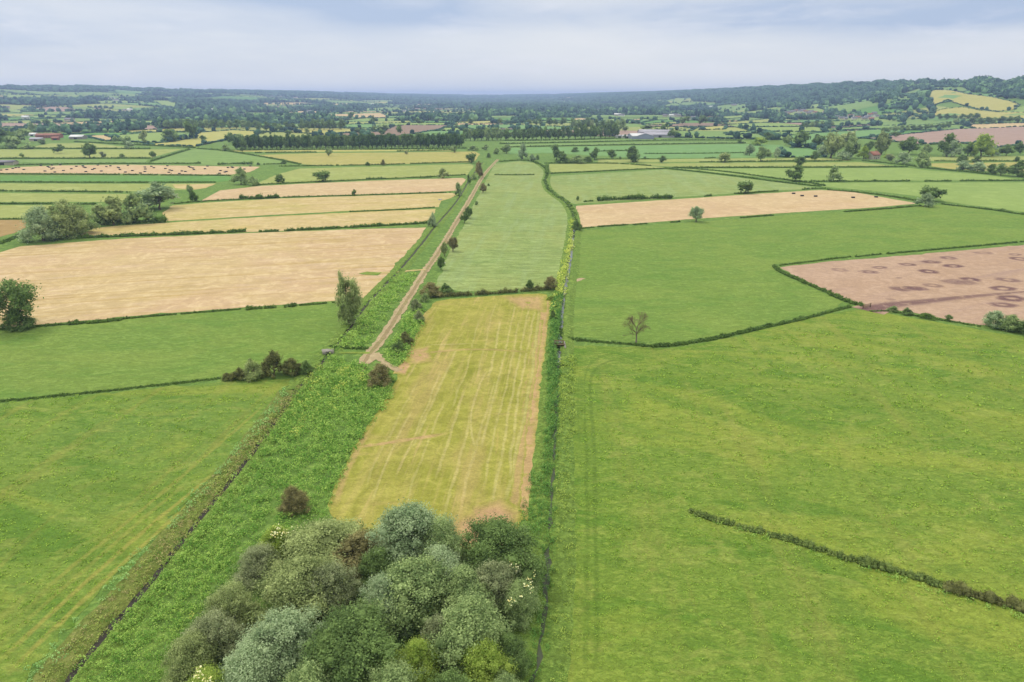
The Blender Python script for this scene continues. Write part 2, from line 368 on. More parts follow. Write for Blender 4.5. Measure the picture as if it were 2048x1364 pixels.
# ---- near fields
field('meadow', [(1126,1364),(1127,1250),(1129,1100),(1129,1000),(1132,850),(1135,760),(1134,690),(1200,692),(1290,694),(1340,697),(1430,682),(1520,660),(1600,642),(1690,622),(1740,619),(1830,637),(1960,660),(2048,674),(2400,740),(2900,900),(2900,1900),(1090,1900)], M['near_green'])
field('pasture', [(1127,672),(1134,590),(1143,520),(1153,462),(1260,453),(1400,443),(1500,437),(1600,428),(1690,423),(1760,419),(1835,411),(1890,409),(1960,418),(2048,431),(2500,492),(2048,483),(1900,497),(1760,509),(1640,519),(1545,530),(1552,545),(1590,563),(1640,583),(1685,604),(1675,616),(1600,634),(1520,651),(1430,672),(1340,686),(1290,684),(1200,678)], M['pasture'])
soil = field('bare_soil_field', [(1560,535),(1640,525),(1760,515),(1900,503),(2048,490),(2300,465),(2700,560),(2400,700),(2048,655),(1960,650),(1890,638),(1830,626),(1745,613),(1700,601),(1650,580),(1600,558)], M['soil'])
field('hay_field', [(1152,412),(1300,402),(1480,390),(1640,380),(1700,383),(1835,407),(1760,414),(1600,424),(1400,437),(1260,448),(1160,455),(1150,430)], M['tan_pink'])
field('meadow', [(1100,352),(1200,347),(1330,339),(1400,346),(1500,358),(1590,369),(1640,377),(1560,381),(1480,386),(1300,398),(1150,408),(1142,406),(1118,390),(1098,375)], M['pale_meadow'])
field('meadow', [(1098,345),(1200,341),(1330,335),(1290,331),(1230,327),(1100,328),(1094,335)], M['yellow_green'])
field('meadow', [(1345,338),(1480,337),(1820,336),(1850,340),(1980,351),(2048,360),(2048,361),(1900,361),(1700,361),(1590,361),(1500,352)], M['bright'])
field('meadow', [(1610,366),(1800,365),(2048,365),(2400,368),(2500,490),(2048,424),(1890,403),(1880,398),(1740,381),(1640,373)], M['bright'])
field('meadow', [(990,328),(1040,322),(1068,326),(1085,334),(1089,347),(1087,370),(1102,388),(1130,406),(1143,430),(1141,480),(1128,540),(1112,570),(1060,576),(1000,581),(925,584),(872,573),(895,512),(925,455),(955,395),(975,355)], M['pale_meadow'])
field('mown_meadow', [(872,603),(900,598),(1000,591),(1080,587),(1093,589),(1098,600),(1088,700),(1068,850),(1048,980),(1035,1035),(1000,1110),(1000,1190),(700,1190),(655,1010),(680,950),(730,860),(790,765),(800,740),(812,715),(850,625)], M['mown'], .2)
field('pasture', [(-600,868),(0,808),(440,764),(582,757),(520,845),(450,925),(390,985),(250,1130),(150,1240),(60,1345),(-100,1550),(-700,1700)], M['pasture_left'])
field('pasture', [(-600,735),(0,664),(140,650),(300,634),(500,618),(670,607),(690,612),(698,650),(672,688),(640,700),(600,735),(440,757),(0,801),(-600,860)], M['pasture'])
field('hay_field', [(-600,727),(-700,540),(0,505),(40,493),(250,477),(500,466),(700,459),(852,455),(838,478),(790,530),(745,586),(730,596),(670,602),(500,614),(300,629),(140,644),(0,656)], M['tan'])
field('hay_field', [(160,471),(190,456),(230,452),(325,446),(410,441),(560,432),(700,425),(872,418),(862,446),(700,454),(560,462),(330,470)], M['tan_yellow'])
field('hay_field', [(330,443),(325,425),(345,411),(420,405),(560,397),(720,392),(905,386),(914,390),(900,397),(882,402),(878,414),(700,422),(560,429),(410,438)], M['tan_yellow'])
field('hay_field', [(402,402),(440,381),(520,372),(640,366),(760,361),(925,356),(932,359),(915,381),(870,384),(720,389),(560,394)], M['tan_pink'])
field('meadow', [(524,362),(560,347),(600,337),(720,334),(940,328),(948,332),(935,350),(880,353),(720,359),(640,362),(560,366),(515,368)], M['yellow_green'])
field('hay_field', [(512,310),(640,306),(800,305),(950,303),(960,308),(950,322),(935,325),(720,330),(640,331),(600,328),(560,318)], M['gold'])
field('meadow', [(512,315),(560,320),(575,327),(530,330)], M['green'])
field('hay_field', [(464,300.6),(902,299.2),(902,301.5),(640,303.7),(512,303.7),(464,303)], M['yellow'])
field('meadow', [(0,352),(250,352),(455,352),(470,360),(438,364),(200,363),(0,363)], M['deep'])
field('meadow', [(-300,367),(0,367),(250,368),(432,367),(400,378),(300,383),(200,382),(0,380),(-300,380)], M['yellow_green'])
field('hay_field', [(345,369),(432,367.5),(412,376),(385,380),(350,376)], M['tan_yellow'])
field('meadow', [(-300,386),(0,386),(200,388),(280,388),(262,404),(0,404),(-300,404)], M['yellow_green'])
field('meadow', [(-300,412),(0,411),(105,410),(70,437),(0,437),(-300,438)], M['yellow_green'])
field('cut_strip', [(-300,442),(0,440),(52,440),(52,455),(30,466),(0,474),(-300,490)], M['brown_left'])
field('hay_field', [(-300,350),(0,338),(40,334),(120,331),(250,329.5),(400,332),(520,333.5),(500,344),(462,349.5),(200,347),(0,346),(-300,352)], M['tan_pink'])
field('pasture', [(50,296),(100,287),(180,286),(275,296),(260,297),(50,297)], M['yellow_green'])
field('pasture', [(-300,301),(0,299),(300,299),(365,298),(300,316),(0,316),(-300,317)], M['yellow_green'])
field('pasture', [(0,319),(297,319),(290,325),(230,326),(100,326),(0,323)], M['green'])
field('pasture', [(304,324),(380,300),(395,298),(450,303),(520,313),(540,318),(545,325),(520,330),(440,330.5),(305,326)], M['green'])
# ---- right, 270-335
field('crop_field', [(1000,283),(1230,279),(1450,279),(1300,282.5),(1010,287)], M['green'])
field('crop_field', [(1010,289),(1300,284.5),(1500,283),(1500,285.5),(1200,290),(1010,293)], M['green'])
field('crop_field', [(1010,296),(1200,292.5),(1500,288),(1560,290),(1600,300),(1560,310),(1500,315),(1300,317),(1200,312),(1100,306),(1020,308)], M['teal'])
field('hay_field', [(1195,319),(1300,319),(1500,316.5),(1640,316),(1700,320),(1700,322),(1450,323),(1195,326)], M['yellow_green'])
field('hay_field', [(1190,328),(1450,325.7),(1720,324.5),(1790,332),(1600,333.5),(1345,333.5),(1300,331)], M['yellow_green'])
field('meadow', [(1858,314),(2048,312),(2400,310),(2400,321),(2048,321),(1860,322)], M['yellow_green'])
field('hay_field', [(1863,327),(2048,324),(2400,325),(2400,348),(2048,346),(1900,338),(1863,333)], M['gold'])
# rings, blotches and the wheeled line on the bare soil: soil of its own darker colour
def rings():
    V = []; Fc = []; D = []
    def ring(px, py, w, inner, strength, turn=0):
        cx, cy = G(px, py); dep = proj(cx, cy, 0)[2]; R = w*dep/F/2
        radii = [(max(inner-.25, 0.02), 0), (inner, strength), (min(inner+.3, .8), strength*.9), (1.0, 0)] if inner else [(.02, strength), (.5, strength), (.75, strength*.8), (1, 0)]
        b = len(V); k = 26; ph = rng.uniform(0, 6, 4); rz_ = FZ['dry_bare_soil']+.002+.0012*(b//104)
        for rr_, d in radii:
            for j in range(k):
                t = 2*math.pi*j/k; q = R*rr_*(1+.10*math.sin(2*t+ph[0])+.06*math.sin(5*t+ph[1])+rng.normal(0, .02))
                V.append((cx+q*math.cos(t)*1.15, cy+q*math.sin(t)*.9, rz_)); D.append(d)
        for i in range(3):
            for j in range(k):
                Fc.append((b+i*k+j, b+(i+1)*k+j, b+(i+1)*k+(j+1) % k, b+i*k+(j+1) % k))
    for a in [(1680,540,36,.45,.5),(1738,544,36,.4,.9),(1759,535,30,.45,.8),(1815,529,30,.5,.9),(1862,524,38,.35,.9),(1897,516,36,.4,.8),(1906,532,40,.42,1.),(1857,543,42,.4,1.),
              (1967,506,34,.5,.5),(2030,509,26,.5,.7),(2040,518,40,.5,.9),(1940,559,44,.35,1.),(1918,564,60,0,.7),(1800,578,42,0,.8),(1830,577,46,0,.9),(1865,571,36,.5,.6),(2016,560,46,.4,.8),(2006,577,50,.45,.95),
              (2024,597,60,.4,1.),(2006,610,52,.35,.9),(1782,599,20,0,.4),(2100,540,50,.4,.9),(2150,580,60,.4,.9),(1798,556,14,0,.4)]:
        ring(*a)
    # wheeled line
    P = wpath([(1735,622),(1760,613),(1800,608),(1860,602),(1920,595),(2000,588),(2060,583),(2150,577)], 3); N = normals2(P); s = np.linspace(0, 1, len(P))
    b = len(V)
    for p, n_, u in zip(P, N, s):
        wd = 4.2*(1-u)**2 + 1.0
        for o, d in ((-1, 0), (-.4, .9), (.4, .9), (1, 0)): V.append((*(p+n_*o*wd), FZ['dry_bare_soil']+.05)); D.append(d*(.75+.25*(1-u)))
    for i in range(len(P)-1):
        for j in range(3): Fc.append((b+i*4+j, b+i*4+j+1, b+(i+1)*4+j+1, b+(i+1)*4+j))
    me = bpy.data.meshes.new('soil_rings'); me.from_pydata(V, [], Fc)
    a = me.attributes.new('dark', 'FLOAT', 'POINT'); a.data.foreach_set('value', np.array(D, np.float32)); me.materials.append(M['soil'])
    bm = bmesh.new(); bm.from_mesh(me); bmesh.ops.recalc_face_normals(bm, faces=bm.faces[:])
    for f in bm.faces:
        if f.normal.z < 0: f.normal_flip()
    bm.to_mesh(me); bm.free()
    tag(link('soil_marks', me), kind='structure')
rings()
def ribbon(name, pts, prof, mat, step=2.0, z=0.0, jit=0.0, world=None):
    """sweep a cross-section [(offset, z)] along a path"""
    P = wpath(pts, step) if world is None else world; N = normals2(P); k = len(prof); V = []
    for p, n_ in zip(P, N):
        for o, h in prof: V.append((*(p + n_*(o + rng.normal(0, jit))), z + h*(1 + (rng.normal(0, .12) if h > .1 else 0))))
    Q = [(i*k+j, (i+1)*k+j, (i+1)*k+j+1, i*k+j+1) for i in range(len(P)-1) for j in range(k-1)]
    me = qmesh(name, V, Q, mat=mat, smooth=True)
    if me.polygons[0].normal.z < 0: me.flip_normals()
    return tag(link(name, me), kind='structure')
Z1 = _z[0] + .02
TRK = [(727,728),(740,705),(762,682),(790,638),(820,590),(852,540),(880,500),(912,445),(945,390),(965,352),(990,325),(996,319)]
ribbon('track', TRK, [(-1.55,0),(-.9,0),(0,0),(.9,0),(1.55,0)], M['track'], 1.5, Z1, .22)
ribbon('track_middle', TRK, [(-.75,0),(0,0),(.5,0)], M['rut'], 2, Z1+.01, .12)
ribbon('track', [(731,724),(742,717),(756,708)], [(-1.7,0),(0,0),(1.7,0)], M['track'], 1.5, Z1+.004, .1)
ribbon('path', [(752,706),(762,722),(780,733),(800,742)], [(-1.0,0),(0,0),(1.0,0)], M['track'], 1, Z1+.014, .2)
ribbon('path', [(738,722),(730,735),(722,748)], [(-.5,0),(0,0),(.5,0)], M['track'], 1, Z1+.02, .1)
ribbon('path', [(740,706),(715,706),(690,706),(668,705)], [(-.7,0),(0,0),(.7,0)], M['pasture_left'], 1, Z1+.012, .15)
ribbon('path', [(850,539),(835,541),(815,542),(795,545),(765,546),(740,545)], [(-1.1,0),(0,0),(1.1,0)], M['tan_yellow'], 1.5, Z1+.012, .2)
ribbon('path', [(760,548),(735,547),(728,545)], [(-2.0,0),(0,0),(2.5,0)], M['pasture_left'], 1.5, Z1+.016, .3)
ribbon('path', [(1148,563),(1157,560),(1168,557)], [(-1.1,0),(0,0),(1.1,0)], M['track'], 1.0, Z1, .2)
# soft marks: same ground material, mixed to its second colour by a feathered attribute
_sz = [0.0]
def soft(name, V, Q, D, mat):
    me = bpy.data.meshes.new(name); me.from_pydata(V, [], Q); a = me.attributes.new('dark', 'FLOAT', 'POINT'); a.data.foreach_set('value', np.array(D, np.float32))
    me.materials.append(mat); bm = bmesh.new(); bm.from_mesh(me)
    for f in bm.faces:
        if f.normal.z < 0: f.normal_flip()
    bm.to_mesh(me); bm.free(); return tag(link(name, me), kind='structure')
def soft_ribbon(name, pts, hw, mat, s=1.0, step=1.5, wob=.25, fade=True):
    _sz[0] += .0008; z_ = FZ[mat.name]+.002+_sz[0]; P = wpath(pts, step); N = normals2(P); n = len(P); P = P + N*(np.convolve(rng.normal(0, wob, n+6), np.ones(7)/3, 'valid')[:n, None] if n > 6 else 0)
    V = []; D = []
    for i, (p, q) in enumerate(zip(P, N)):
        e = min(1, i/4, (n-1-i)/4) if fade else 1; w_ = hw*rng.uniform(.75, 1.25)
        for o, d in ((-1, 0), (-.35, 1), (.35, 1), (1, 0)): V.append((*(p+q*o*w_), z_)); D.append(d*s*e)
    Q = [(i*4+j, (i+1)*4+j, (i+1)*4+j+1, i*4+j+1) for i in range(n-1) for j in range(3)]
    return soft(name, V, Q, D, mat)
def soft_patch(name, pts, mat, s=1.0, feather=.45):
    _sz[0] += .0008; z_ = FZ[mat.name]+.002+_sz[0]; P = np.array([G(*p) for p in pts]); Qp = []
    for a, b in zip(P, np.roll(P, -1, axis=0)):
        for u in (0, .33, .66): Qp.append(a+(b-a)*u + rng.normal(0, .25, 2))
    Qp = np.array(Qp); c = Qp.mean(0); n = len(Qp); V = []; D = []
    for f, d in ((1, 0), (1-feather, s), (.12, s)):
        for q in Qp: V.append((*(c+(q-c)*f), z_)); D.append(d)
    Q = [(k*n+i, k*n+(i+1) % n, (k+1)*n+(i+1) % n, (k+1)*n+i) for k in range(2) for i in range(n)]
    return soft(name, V, Q, D, mat)
for k, (pts, s) in enumerate([([(1191,1364),(1193,1200),(1192,1000),(1190,900),(1183,820),(1178,770),(1190,735),(1230,718),(1275,713)], .95),
            ([(1172,1364),(1174,1150),(1173,1000),(1173,900),(1168,820),(1165,770),(1175,728),(1210,709),(1262,703)], .8),
            ([(1158,900),(1157,800),(1160,740)], .7), ([(1163,850),(1162,790),(1165,745)], .6), ([(1500,830),(1560,760),(1640,690)], .4)]):
    soft_ribbon('wheel_mark', pts, .55, M['near_green'], s*.5, 1.2, .08)
for pts, s in [([(-20,1340),(220,1120),(440,935)], 1), ([(0,1362),(240,1130),(470,930)], 1), ([(60,1200),(260,1040),(420,905),(540,800)], .6), ([(0,1290),(180,1130),(380,960)], .5)]:
    soft_ribbon('wheel_mark', pts, .6, M['pasture_left'], s, 1.5, .1)
FZ['mown_meadow_raked'] = FZ['mown_meadow']
def mx(u, y):
    Lx = np.interp(y, [600, 640, 740, 765, 860, 950, 1010, 1100], [872, 850, 805, 790, 730, 680, 658, 640]); Rx = np.interp(y, [590, 700, 850, 980, 1035, 1100], [1096, 1087, 1067, 1047, 1036, 1010]); return Lx+(Rx-Lx)*u
for u, y0, y1, s, wd_ in [(.985,600,1040,1.6,2.0),(.955,640,1030,1.2,1.0),(.93,600,1010,.75,.5),(.90,620,960,.8,.4),(.84,605,1020,.8,.4),(.78,640,980,.7,.35),(.72,600,900,.8,.4),(.69,760,1030,.6,.4),(.62,640,760,.9,.45),(.60,820,1040,.7,.4),(.54,605,760,.6,.35),
             (.50,780,960,.75,.4),(.44,640,820,.6,.35),(.40,800,1010,.6,.35),(.34,690,900,.7,.4),(.28,740,960,.7,.35),(.22,820,1010,.7,.35),(.16,760,980,.55,.35),(.10,640,760,.4,.3),(.02,860,1015,.9,.8)]:
    w_ = rng.uniform(-.03, .03); soft_ribbon('hay_swath', [(mx(u + w_*math.sin((y-y0)/90), y), y) for y in np.linspace(y1, y0, 8)], wd_, M['mown'] if wd_ > .6 else M['mown_line'], s*.5, 1.0, .14)
for pts, hw, s in [([(975,740),(950,790),(940,850),(950,900)],.35,.6),([(700,898),(800,883),(898,866)],.8,1),([(815,712),(880,702),(960,698),(1060,705)],.9,.6),([(850,690),(955,687)],.5,.6)]:
    soft_ribbon('hay_swath', pts, hw, M['mown_line'] if hw < .6 else M['mown'], s*.7, 1.0, .12)
soft_patch('bare_ground', [(890,1100),(905,1050),(950,1010),(1000,995),(1045,1020),(1035,1090),(960,1120)], M['mown'], 1)
soft_patch('bare_ground', [(815,700),(860,690),(865,725),(815,730)], M['mown'], .8)
soft_patch('bare_ground', [(1000,592),(1094,589),(1090,625),(1040,620)], M['mown'], .7)
soft_patch('bare_ground', [(785,748),(806,722),(822,724),(812,752)], M['mown'], 1)

# ---- water and ditches: banks raised above the sheet, water low between them
mw, t = newmat('weedy_drain_water'); g = t.add('ShaderNodeNewGeometry'); n = t.noise(g.outputs[0], 1.2, 3)
principled(t, alb('465034'), .5, n, .1, .05, .3); M['weedy_water'] = mw
mw, t = newmat('ditch_water'); g = t.add('ShaderNodeNewGeometry'); n = t.noise(g.outputs[0], 1.2, 3)
bw = principled(t, alb('4c5648'), .08, n, .08, .05, .6); M['water'] = mw
mw, t = newmat('dark_ditch_water'); g = t.add('ShaderNodeNewGeometry'); n = t.noise(g.outputs[0], 1.2, 3)
principled(t, alb('2c261a'), .7, n, .1, .05, .3); M['dark_water'] = mw
M['bank'] = ground_mat('ditch_bank_grass', '769643', '839c48', '92aa54', 14, 1.6, .5, amp=.32, bump=1, seed=27)
M['reed_bank'] = ground_mat('dead_reed_bank', '86944a', '769044', '9a9660', 9, 1.3, .4, amp=.3, bump=1, seed=28)
RD = [(1050,1420),(1078,1330),(1088,1230),(1098,1100),(1104,1000),(1108,900),(1113,800),(1117,720),(1119,680),(1122,640),(1128,590),(1134,560),(1141,520),(1146,480),(1149,450),(1146,425),(1132,405),(1112,392),(1095,378),(1090,362),(1096,348),(1092,338),(1078,328)]
RDW = wpath(RD, 2.0)
kf = int(np.argmin(np.hypot(*(RDW - np.array(G(1148, 450))).T)))
kn = int(np.argmin(np.hypot(*(RDW - np.array(G(1116, 735))).T)))
ribbon('water', None, [(-.75,0),(0,0),(.75,0)], M['water'], z=.06, world=RDW[kn:kf+1])
ribbon('water', None, [(-.75,0),(0,0),(.75,0)], M['weedy_water'], z=.06, world=RDW[kf:])
ribbon('water', None, [(-.75,0),(0,0),(.75,0)], M['weedy_water'], z=.06, world=RDW[:kn+1])
for s in (1, -1):
    ribbon('ditch_bank', None, [(s*.26,.07),(s*.5,.18),(s*1.2,.32),(s*2.4,.3),(s*4.2,.0)], M['bank'], world=RDW[:kn+1], jit=.22)
    ribbon('ditch_bank', None, [(s*.55,.04),(s*.9,.4),(s*1.5,.6),(s*2.4,.5),(s*4.0,.0)], M['bank'], world=RDW[kn:kf+1], jit=.22)
    ribbon('ditch_bank', None, [(s*.26,.07),(s*.6,.3),(s*1.2,.5),(s*2.2,.45),(s*3.6,.0)], M['bank'], world=RDW[kf:], jit=.22)
LD = [(60,1480),(130,1364),(210,1270),(290,1180),(390,1050),(460,965),(540,860),(590,785),(640,730),(657,708),(690,672),(722,622),(760,580),(800,540),(850,480),(872,450),(905,415),(925,385),(938,360),(965,325)]
LDW = wpath(LD, 2.0)
lk = int(np.argmin(np.hypot(*(LDW - np.array(G(590, 785))).T)))
ribbon('water', None, [(-.6,0),(0,0),(.6,0)], M['dark_water'], z=.06, world=LDW)
ribbon('ditch_bank', None, [(-.42,.03),(-.7,.25),(-1.2,.36),(-2.2,.28),(-3.2,.0)], M['bank'], world=LDW, jit=.1)
ribbon('ditch_bank', None, [(.42,.03),(.7,.22),(1.2,.3),(2.0,.26),(3.2,.16),(4.6,0)], M['reed_bank'] , world=LDW[:lk+1], jit=.12)
ribbon('ditch_bank', None, [(.3,.02),(.6,.45),(1.1,.35),(2.0,.28),(3.4,.0)], M['bank'], world=LDW[lk:], jit=.12)
# ================================================================== VEGETATION
L = {}
L['dark'] = leaf_mat('leaves_dark', '465a36', '7c9458', .4)
L['mid'] = leaf_mat('leaves_mid', '60754a', 'a2b47a', .4)
L['olive'] = leaf_mat('leaves_olive', '677548', 'a4b078', .4)
L['silver'] = leaf_mat('leaves_silver', '6f8460', 'a8b890', .4)
L['yellow'] = leaf_mat('leaves_yellow_green', '6c8438', '9eb058', .4)
L['brown'] = leaf_mat('leaves_brownish', '626040', '938e62', .3)
L['grey'] = leaf_mat('leaves_grey', '66724e', '9ea67e', .35)
L['hedge'] = leaf_mat('hedge_leaves', '3c522c', '66803e', .35)
L['hedge_brown'] = leaf_mat('hedge_brown_twigs', '42462a', '7c8050', .3)
L['herb'] = leaf_mat('herb_leaves', '5f883c', '9eb860', .45)
L['herb_yellow'] = leaf_mat('herb_flowers', '93a848', 'c8cc70', .4)
L['reed'] = leaf_mat('reed_leaves', '709a58', '9cbc78', .4)
L['dead'] = leaf_mat('dead_stalks', '7c7a4e', 'a49c6c', .3)
L['far'] = leaf_mat('leaves_far', '263c38', '4a6650', .1)
L['far_light'] = leaf_mat('leaves_far_light', '3e5c44', '6e8c60', .1)
L['deep_herb'] = leaf_mat('drain_plants', '436c34', '789c50', .4)
L['belt'] = leaf_mat('belt_leaves', '33482c', '5e7a44', .3)
L['hedge_mix2'] = leaf_mat('rank_grass', '5e7c38', '9ca65c', .4)
L['hedge_mix'] = leaf_mat('hedge_mixed_leaves', '44562e', '78894c', .3)
L['grass'] = leaf_mat('grass_tussocks', '6c8c34', '8ea648', .3)
L['blossom'] = leaf_mat('cream_blossom', 'c8bf7a', 'e8e2b0', .2)
bark = flat_mat('bark', '6a5d4c', .95, .3, 3); bark_grey = flat_mat('bark_pale', '9a9080', .95, .25, 3)

_cs = None
def cube_sphere():
    global _cs
    if _cs is None:
        V = []; Q = []; idx = {}
        def vid(p):
            k = tuple(round(c, 5) for c in p)
            if k not in idx: idx[k] = len(V); V.append(np.array(p)/np.linalg.norm(p))
            return idx[k]
        for ax in range(3):
            for s in (-1, 1):
                for i in range(2):
                    for j in range(2):
                        q = []
                        for a, b in ((i, j), (i+1, j), (i+1, j+1), (i, j+1)):
                            p = [0, 0, 0]; p[ax] = s; p[(ax+1) % 3] = a-1; p[(ax+2) % 3] = b-1; q.append(vid(p))
                        Q.append(q if s > 0 else q[::-1])
        _cs = (np.array(V), np.array(Q))
    return _cs
def cards(P, N, size, rg, asp=.6):
    """leaf-sized rhombic faces"""
    n = len(P); N = N + rg.normal(0, .55, (n, 3)); N /= np.linalg.norm(N, axis=1)[:, None]+1e-9
    T = np.cross(N, rg.normal(0, 1, (n, 3))); T /= np.linalg.norm(T, axis=1)[:, None]+1e-9; B = np.cross(N, T)
    s = (size*rg.uniform(.6, 1.25, n))[:, None] if np.isscalar(size) else size[:, None]
    V = np.stack([P-T*s, P-B*s*asp, P+T*s, P+B*s*asp], 1).reshape(-1, 3)
    return V, np.arange(4*n).reshape(-1, 4)
def leafcloud(qb, lobes, n, leaf, rg, core=.72, sub=10, zmin=0.0, spread=.30):
    """lobes (k,4) x y z r: leaf clumps on every lobe, a leafy core inside"""
    lobes = np.asarray(lobes, float); k = len(lobes); w_ = lobes[:, 3]**2; w_ = w_/w_.sum()
    d = rg.normal(0, 1, (k, sub, 3)); d[:, :, 2] += .35; d /= np.linalg.norm(d, axis=2)[:, :, None]
    li = rg.choice(k, n, p=w_); si = rg.integers(0, sub, n)
    r = lobes[li, 3]; cd = d[li, si]; off = rg.normal(0, spread, (n, 3))
    P = lobes[li, :3] + r[:, None]*(cd*rg.uniform(.72, 1.05, n)[:, None] + off)
    N = P - lobes[li, :3]; nn = np.linalg.norm(N, axis=1); keep = (nn > .55*r) & (P[:, 2] > zmin)
    N = N/(nn[:, None]+1e-9)
    cv = rg.uniform(0, 1, (k, sub)); lv = rg.uniform(0, 1, k)
    v = .35*cv[li, si] + .35*lv[li] + .30*rg.uniform(0, 1, n)
    V, Q = cards(P[keep], N[keep], leaf, rg); qb.add(V, Q, v[keep])
    if core:
        cV, cQ = cube_sphere()
        for i in range(k):
            vv = cV*(lobes[i, 3]*core*rg.uniform(.85, 1.1, (len(cV), 1))) + lobes[i, :3]; vv[:, 2] = np.maximum(vv[:, 2], zmin)
            qb.add(vv, cQ, .35*.5 + .3*lv[i] + .15)
def crown_lobes(rg, shape, n, base, fine=False):
    out = []; ph = rg.uniform(0, 6.28, 4)
    for i in range(n):
        t = (i+.5)/n if shape in ('column',) else rg.uniform(0, 1)**.9
        if shape == 'round': wd = math.sqrt(max(0.05, 1-(2*t-1)**2))
        elif shape == 'dome': wd = math.sqrt(max(.05, 1-t*t))
        elif shape == 'wide': wd = math.sqrt(max(.05, 1-(1.7*t-.7)**2))
        elif shape == 'column': wd = max(.3, (1-abs(2*t-1)**2.6))**.5
        elif shape == 'cone': wd = max(.15, (1-t)**.7)
        else: wd = max(.25, math.sin(math.pi*min(.97, max(.1, t*.85+.13)))**.5)
        a = rg.uniform(0, 2*math.pi); lr = rg.uniform(.13, .21)*(.75+.25*wd)
        q_ = 0 if shape == 'column' else .45 if fine == 1 else 1.0
        if fine: lr = rg.uniform(.065, .155)*(.8+.2*wd); wd *= 1 + q_*(.16*math.sin(2*a+ph[0]) + .12*math.sin(3*a+ph[1]+5*t) + .1*math.sin(5*a+ph[2]-7*t))
        rad = max(0, .5*wd*(rg.uniform(.55, 1.05) if fine else rg.uniform(.45, 1.0)) - lr*.75)
        out.append((rad*math.cos(a), rad*math.sin(a), base + lr*.7 + t*(1-base-lr*1.7)*(rg.uniform(.82, 1.04) if fine else 1), lr))
    return np.array(out)
_lib = {}
def crown_mesh(shape, lod, var):
    """unit crown: width 1, height 1"""
    key = (shape, lod, var)
    if key in _lib: return _lib[key]
    rg = np.random.default_rng(abs(hash((shape == 'round', shape == 'dome', shape == 'wide', shape == 'cone', shape == 'airy', lod, var))) % 99991 + var*7)
    base = {'round': .14, 'dome': 0.0, 'wide': .16, 'cone': .02, 'column': .04, 'airy': .12}[shape]
    nl = {0: 80, 1: 40, 2: 16, 3: 9}[lod]; n = {0: 34000, 1: 6500, 2: 1500, 3: 380}[lod]; lf = {0: .0135, 1: .024, 2: .05, 3: .095}[lod]
    if shape == 'column': nl = int(nl*1.2)
    lobes = crown_lobes(rg, 'round' if shape == 'airy' else shape, nl, base, {0: 2, 1: 1}.get(lod, 0))
    core = (.52 if lod == 0 else .62 if lod < 2 else .72) if shape != 'airy' else .0
    if shape == 'airy': n = int(n*1.1)
    qb = QB(); leafcloud(qb, lobes, n, lf, rg, core, 9, base*.6, .40 if lod < 2 else .3)
    me = qb.mesh('crown_%s' % shape); me.materials.append(L['mid']); _lib[key] = me; return me
_tlib = {}
def trunk_mesh(kind, var):
    key = (kind, var)
    if key in _tlib: return _tlib[key]
    rg = np.random.default_rng(77+var*13+len(kind)); qb = QB(); k = 7
    top = .5 if kind != 'poplar' else .8
    P = np.array([(rg.normal(0, .012)*i, rg.normal(0, .012)*i, z) for i, z in enumerate(np.linspace(-.01, top, 6))])
    qb.tube(P, np.linspace(.035, .014, 6)*np.array([1.35, 1, 1, 1, 1, 1]), k)
    for i in range(7):
        a = 2*math.pi*i/7 + rg.uniform(-.3, .3); s = P[2+i % 3]; ln = rg.uniform(.22, .36)
        e = s + np.array([math.cos(a)*ln, math.sin(a)*ln, ln*rg.uniform(.5, 1.0)]); m_ = (s+e)/2 + (0, 0, -.03)
        qb.tube([s, m_, e], [.014, .009, .003], 5)
    me = qb.mesh('trunk'); me.materials.append(bark); _tlib[key] = me; return me
KIND = {   # kind: crown shapes, trunk
 'oak': ('wide', 'tree'), 'ash': ('round', 'tree'), 'willow': ('dome', 'shrub'), 'bush': ('dome', 'shrub'), 'poplar': ('column', 'poplar'), 'conifer': ('cone', 'tree'), 'airy': ('airy', 'tree')}
NAMES = {'oak': ('oak_tree', 'tree'), 'ash': ('ash_tree', 'tree'), 'willow': ('willow_tree', 'tree'), 'bush': ('bush', 'bush'), 'poplar': ('poplar_tree', 'tree'), 'conifer': ('conical_tree', 'tree'), 'airy': ('sparse_tree', 'tree')}
_vi = [0]
def plant(x, y, z, wd, ht, kind, leaf, label, group=None, name=None, lod=None, cat=None):
    d = math.hypot(x, y); _vi[0] += 1; var = _vi[0] % 4
    if lod is None: lod = 0 if d < 118 else (1 if d < 420 else (2 if d < 1000 else 3))
    if lod == 0 and kind == 'bush' and wd < 4: lod = 1
    shape, tk = KIND[kind]; nm, ct = NAMES[kind]
    rz = (_vi[0]*2.39996) % 6.283
    me = crown_mesh(shape, lod, var)
    if lod == 3:
        o = link(name or nm, me, None, L[leaf]); o.location = (x, y, z); o.rotation_euler = (0, 0, rz); o.scale = (wd, wd, ht)
    else:
        o = empty(name or nm, (x, y, z), rz)
        c = link('crown', me, o, L[leaf]); c.scale = (wd, wd, ht)
        t_ = link('trunk', trunk_mesh(tk, var), o); s_ = min(wd, ht)*1.02; t_.scale = (s_, s_, ht)
    return tag(o, label, cat or ct, group)
def T(px, py, hpx, wpx, kind, leaf, label, group=None, lod=None, **kw):
    x, y, z = GT(px, py); dep = proj(x, y, z)[2]; s = float(dep)/F
    r = wpx*s/2; ca = math.cos(math.atan2(H-z, math.hypot(x, y)))
    return plant(x, y, z, wpx*s*1.06, hpx*s/ca*1.04, kind, leaf, label, group, lod=lod, **kw)
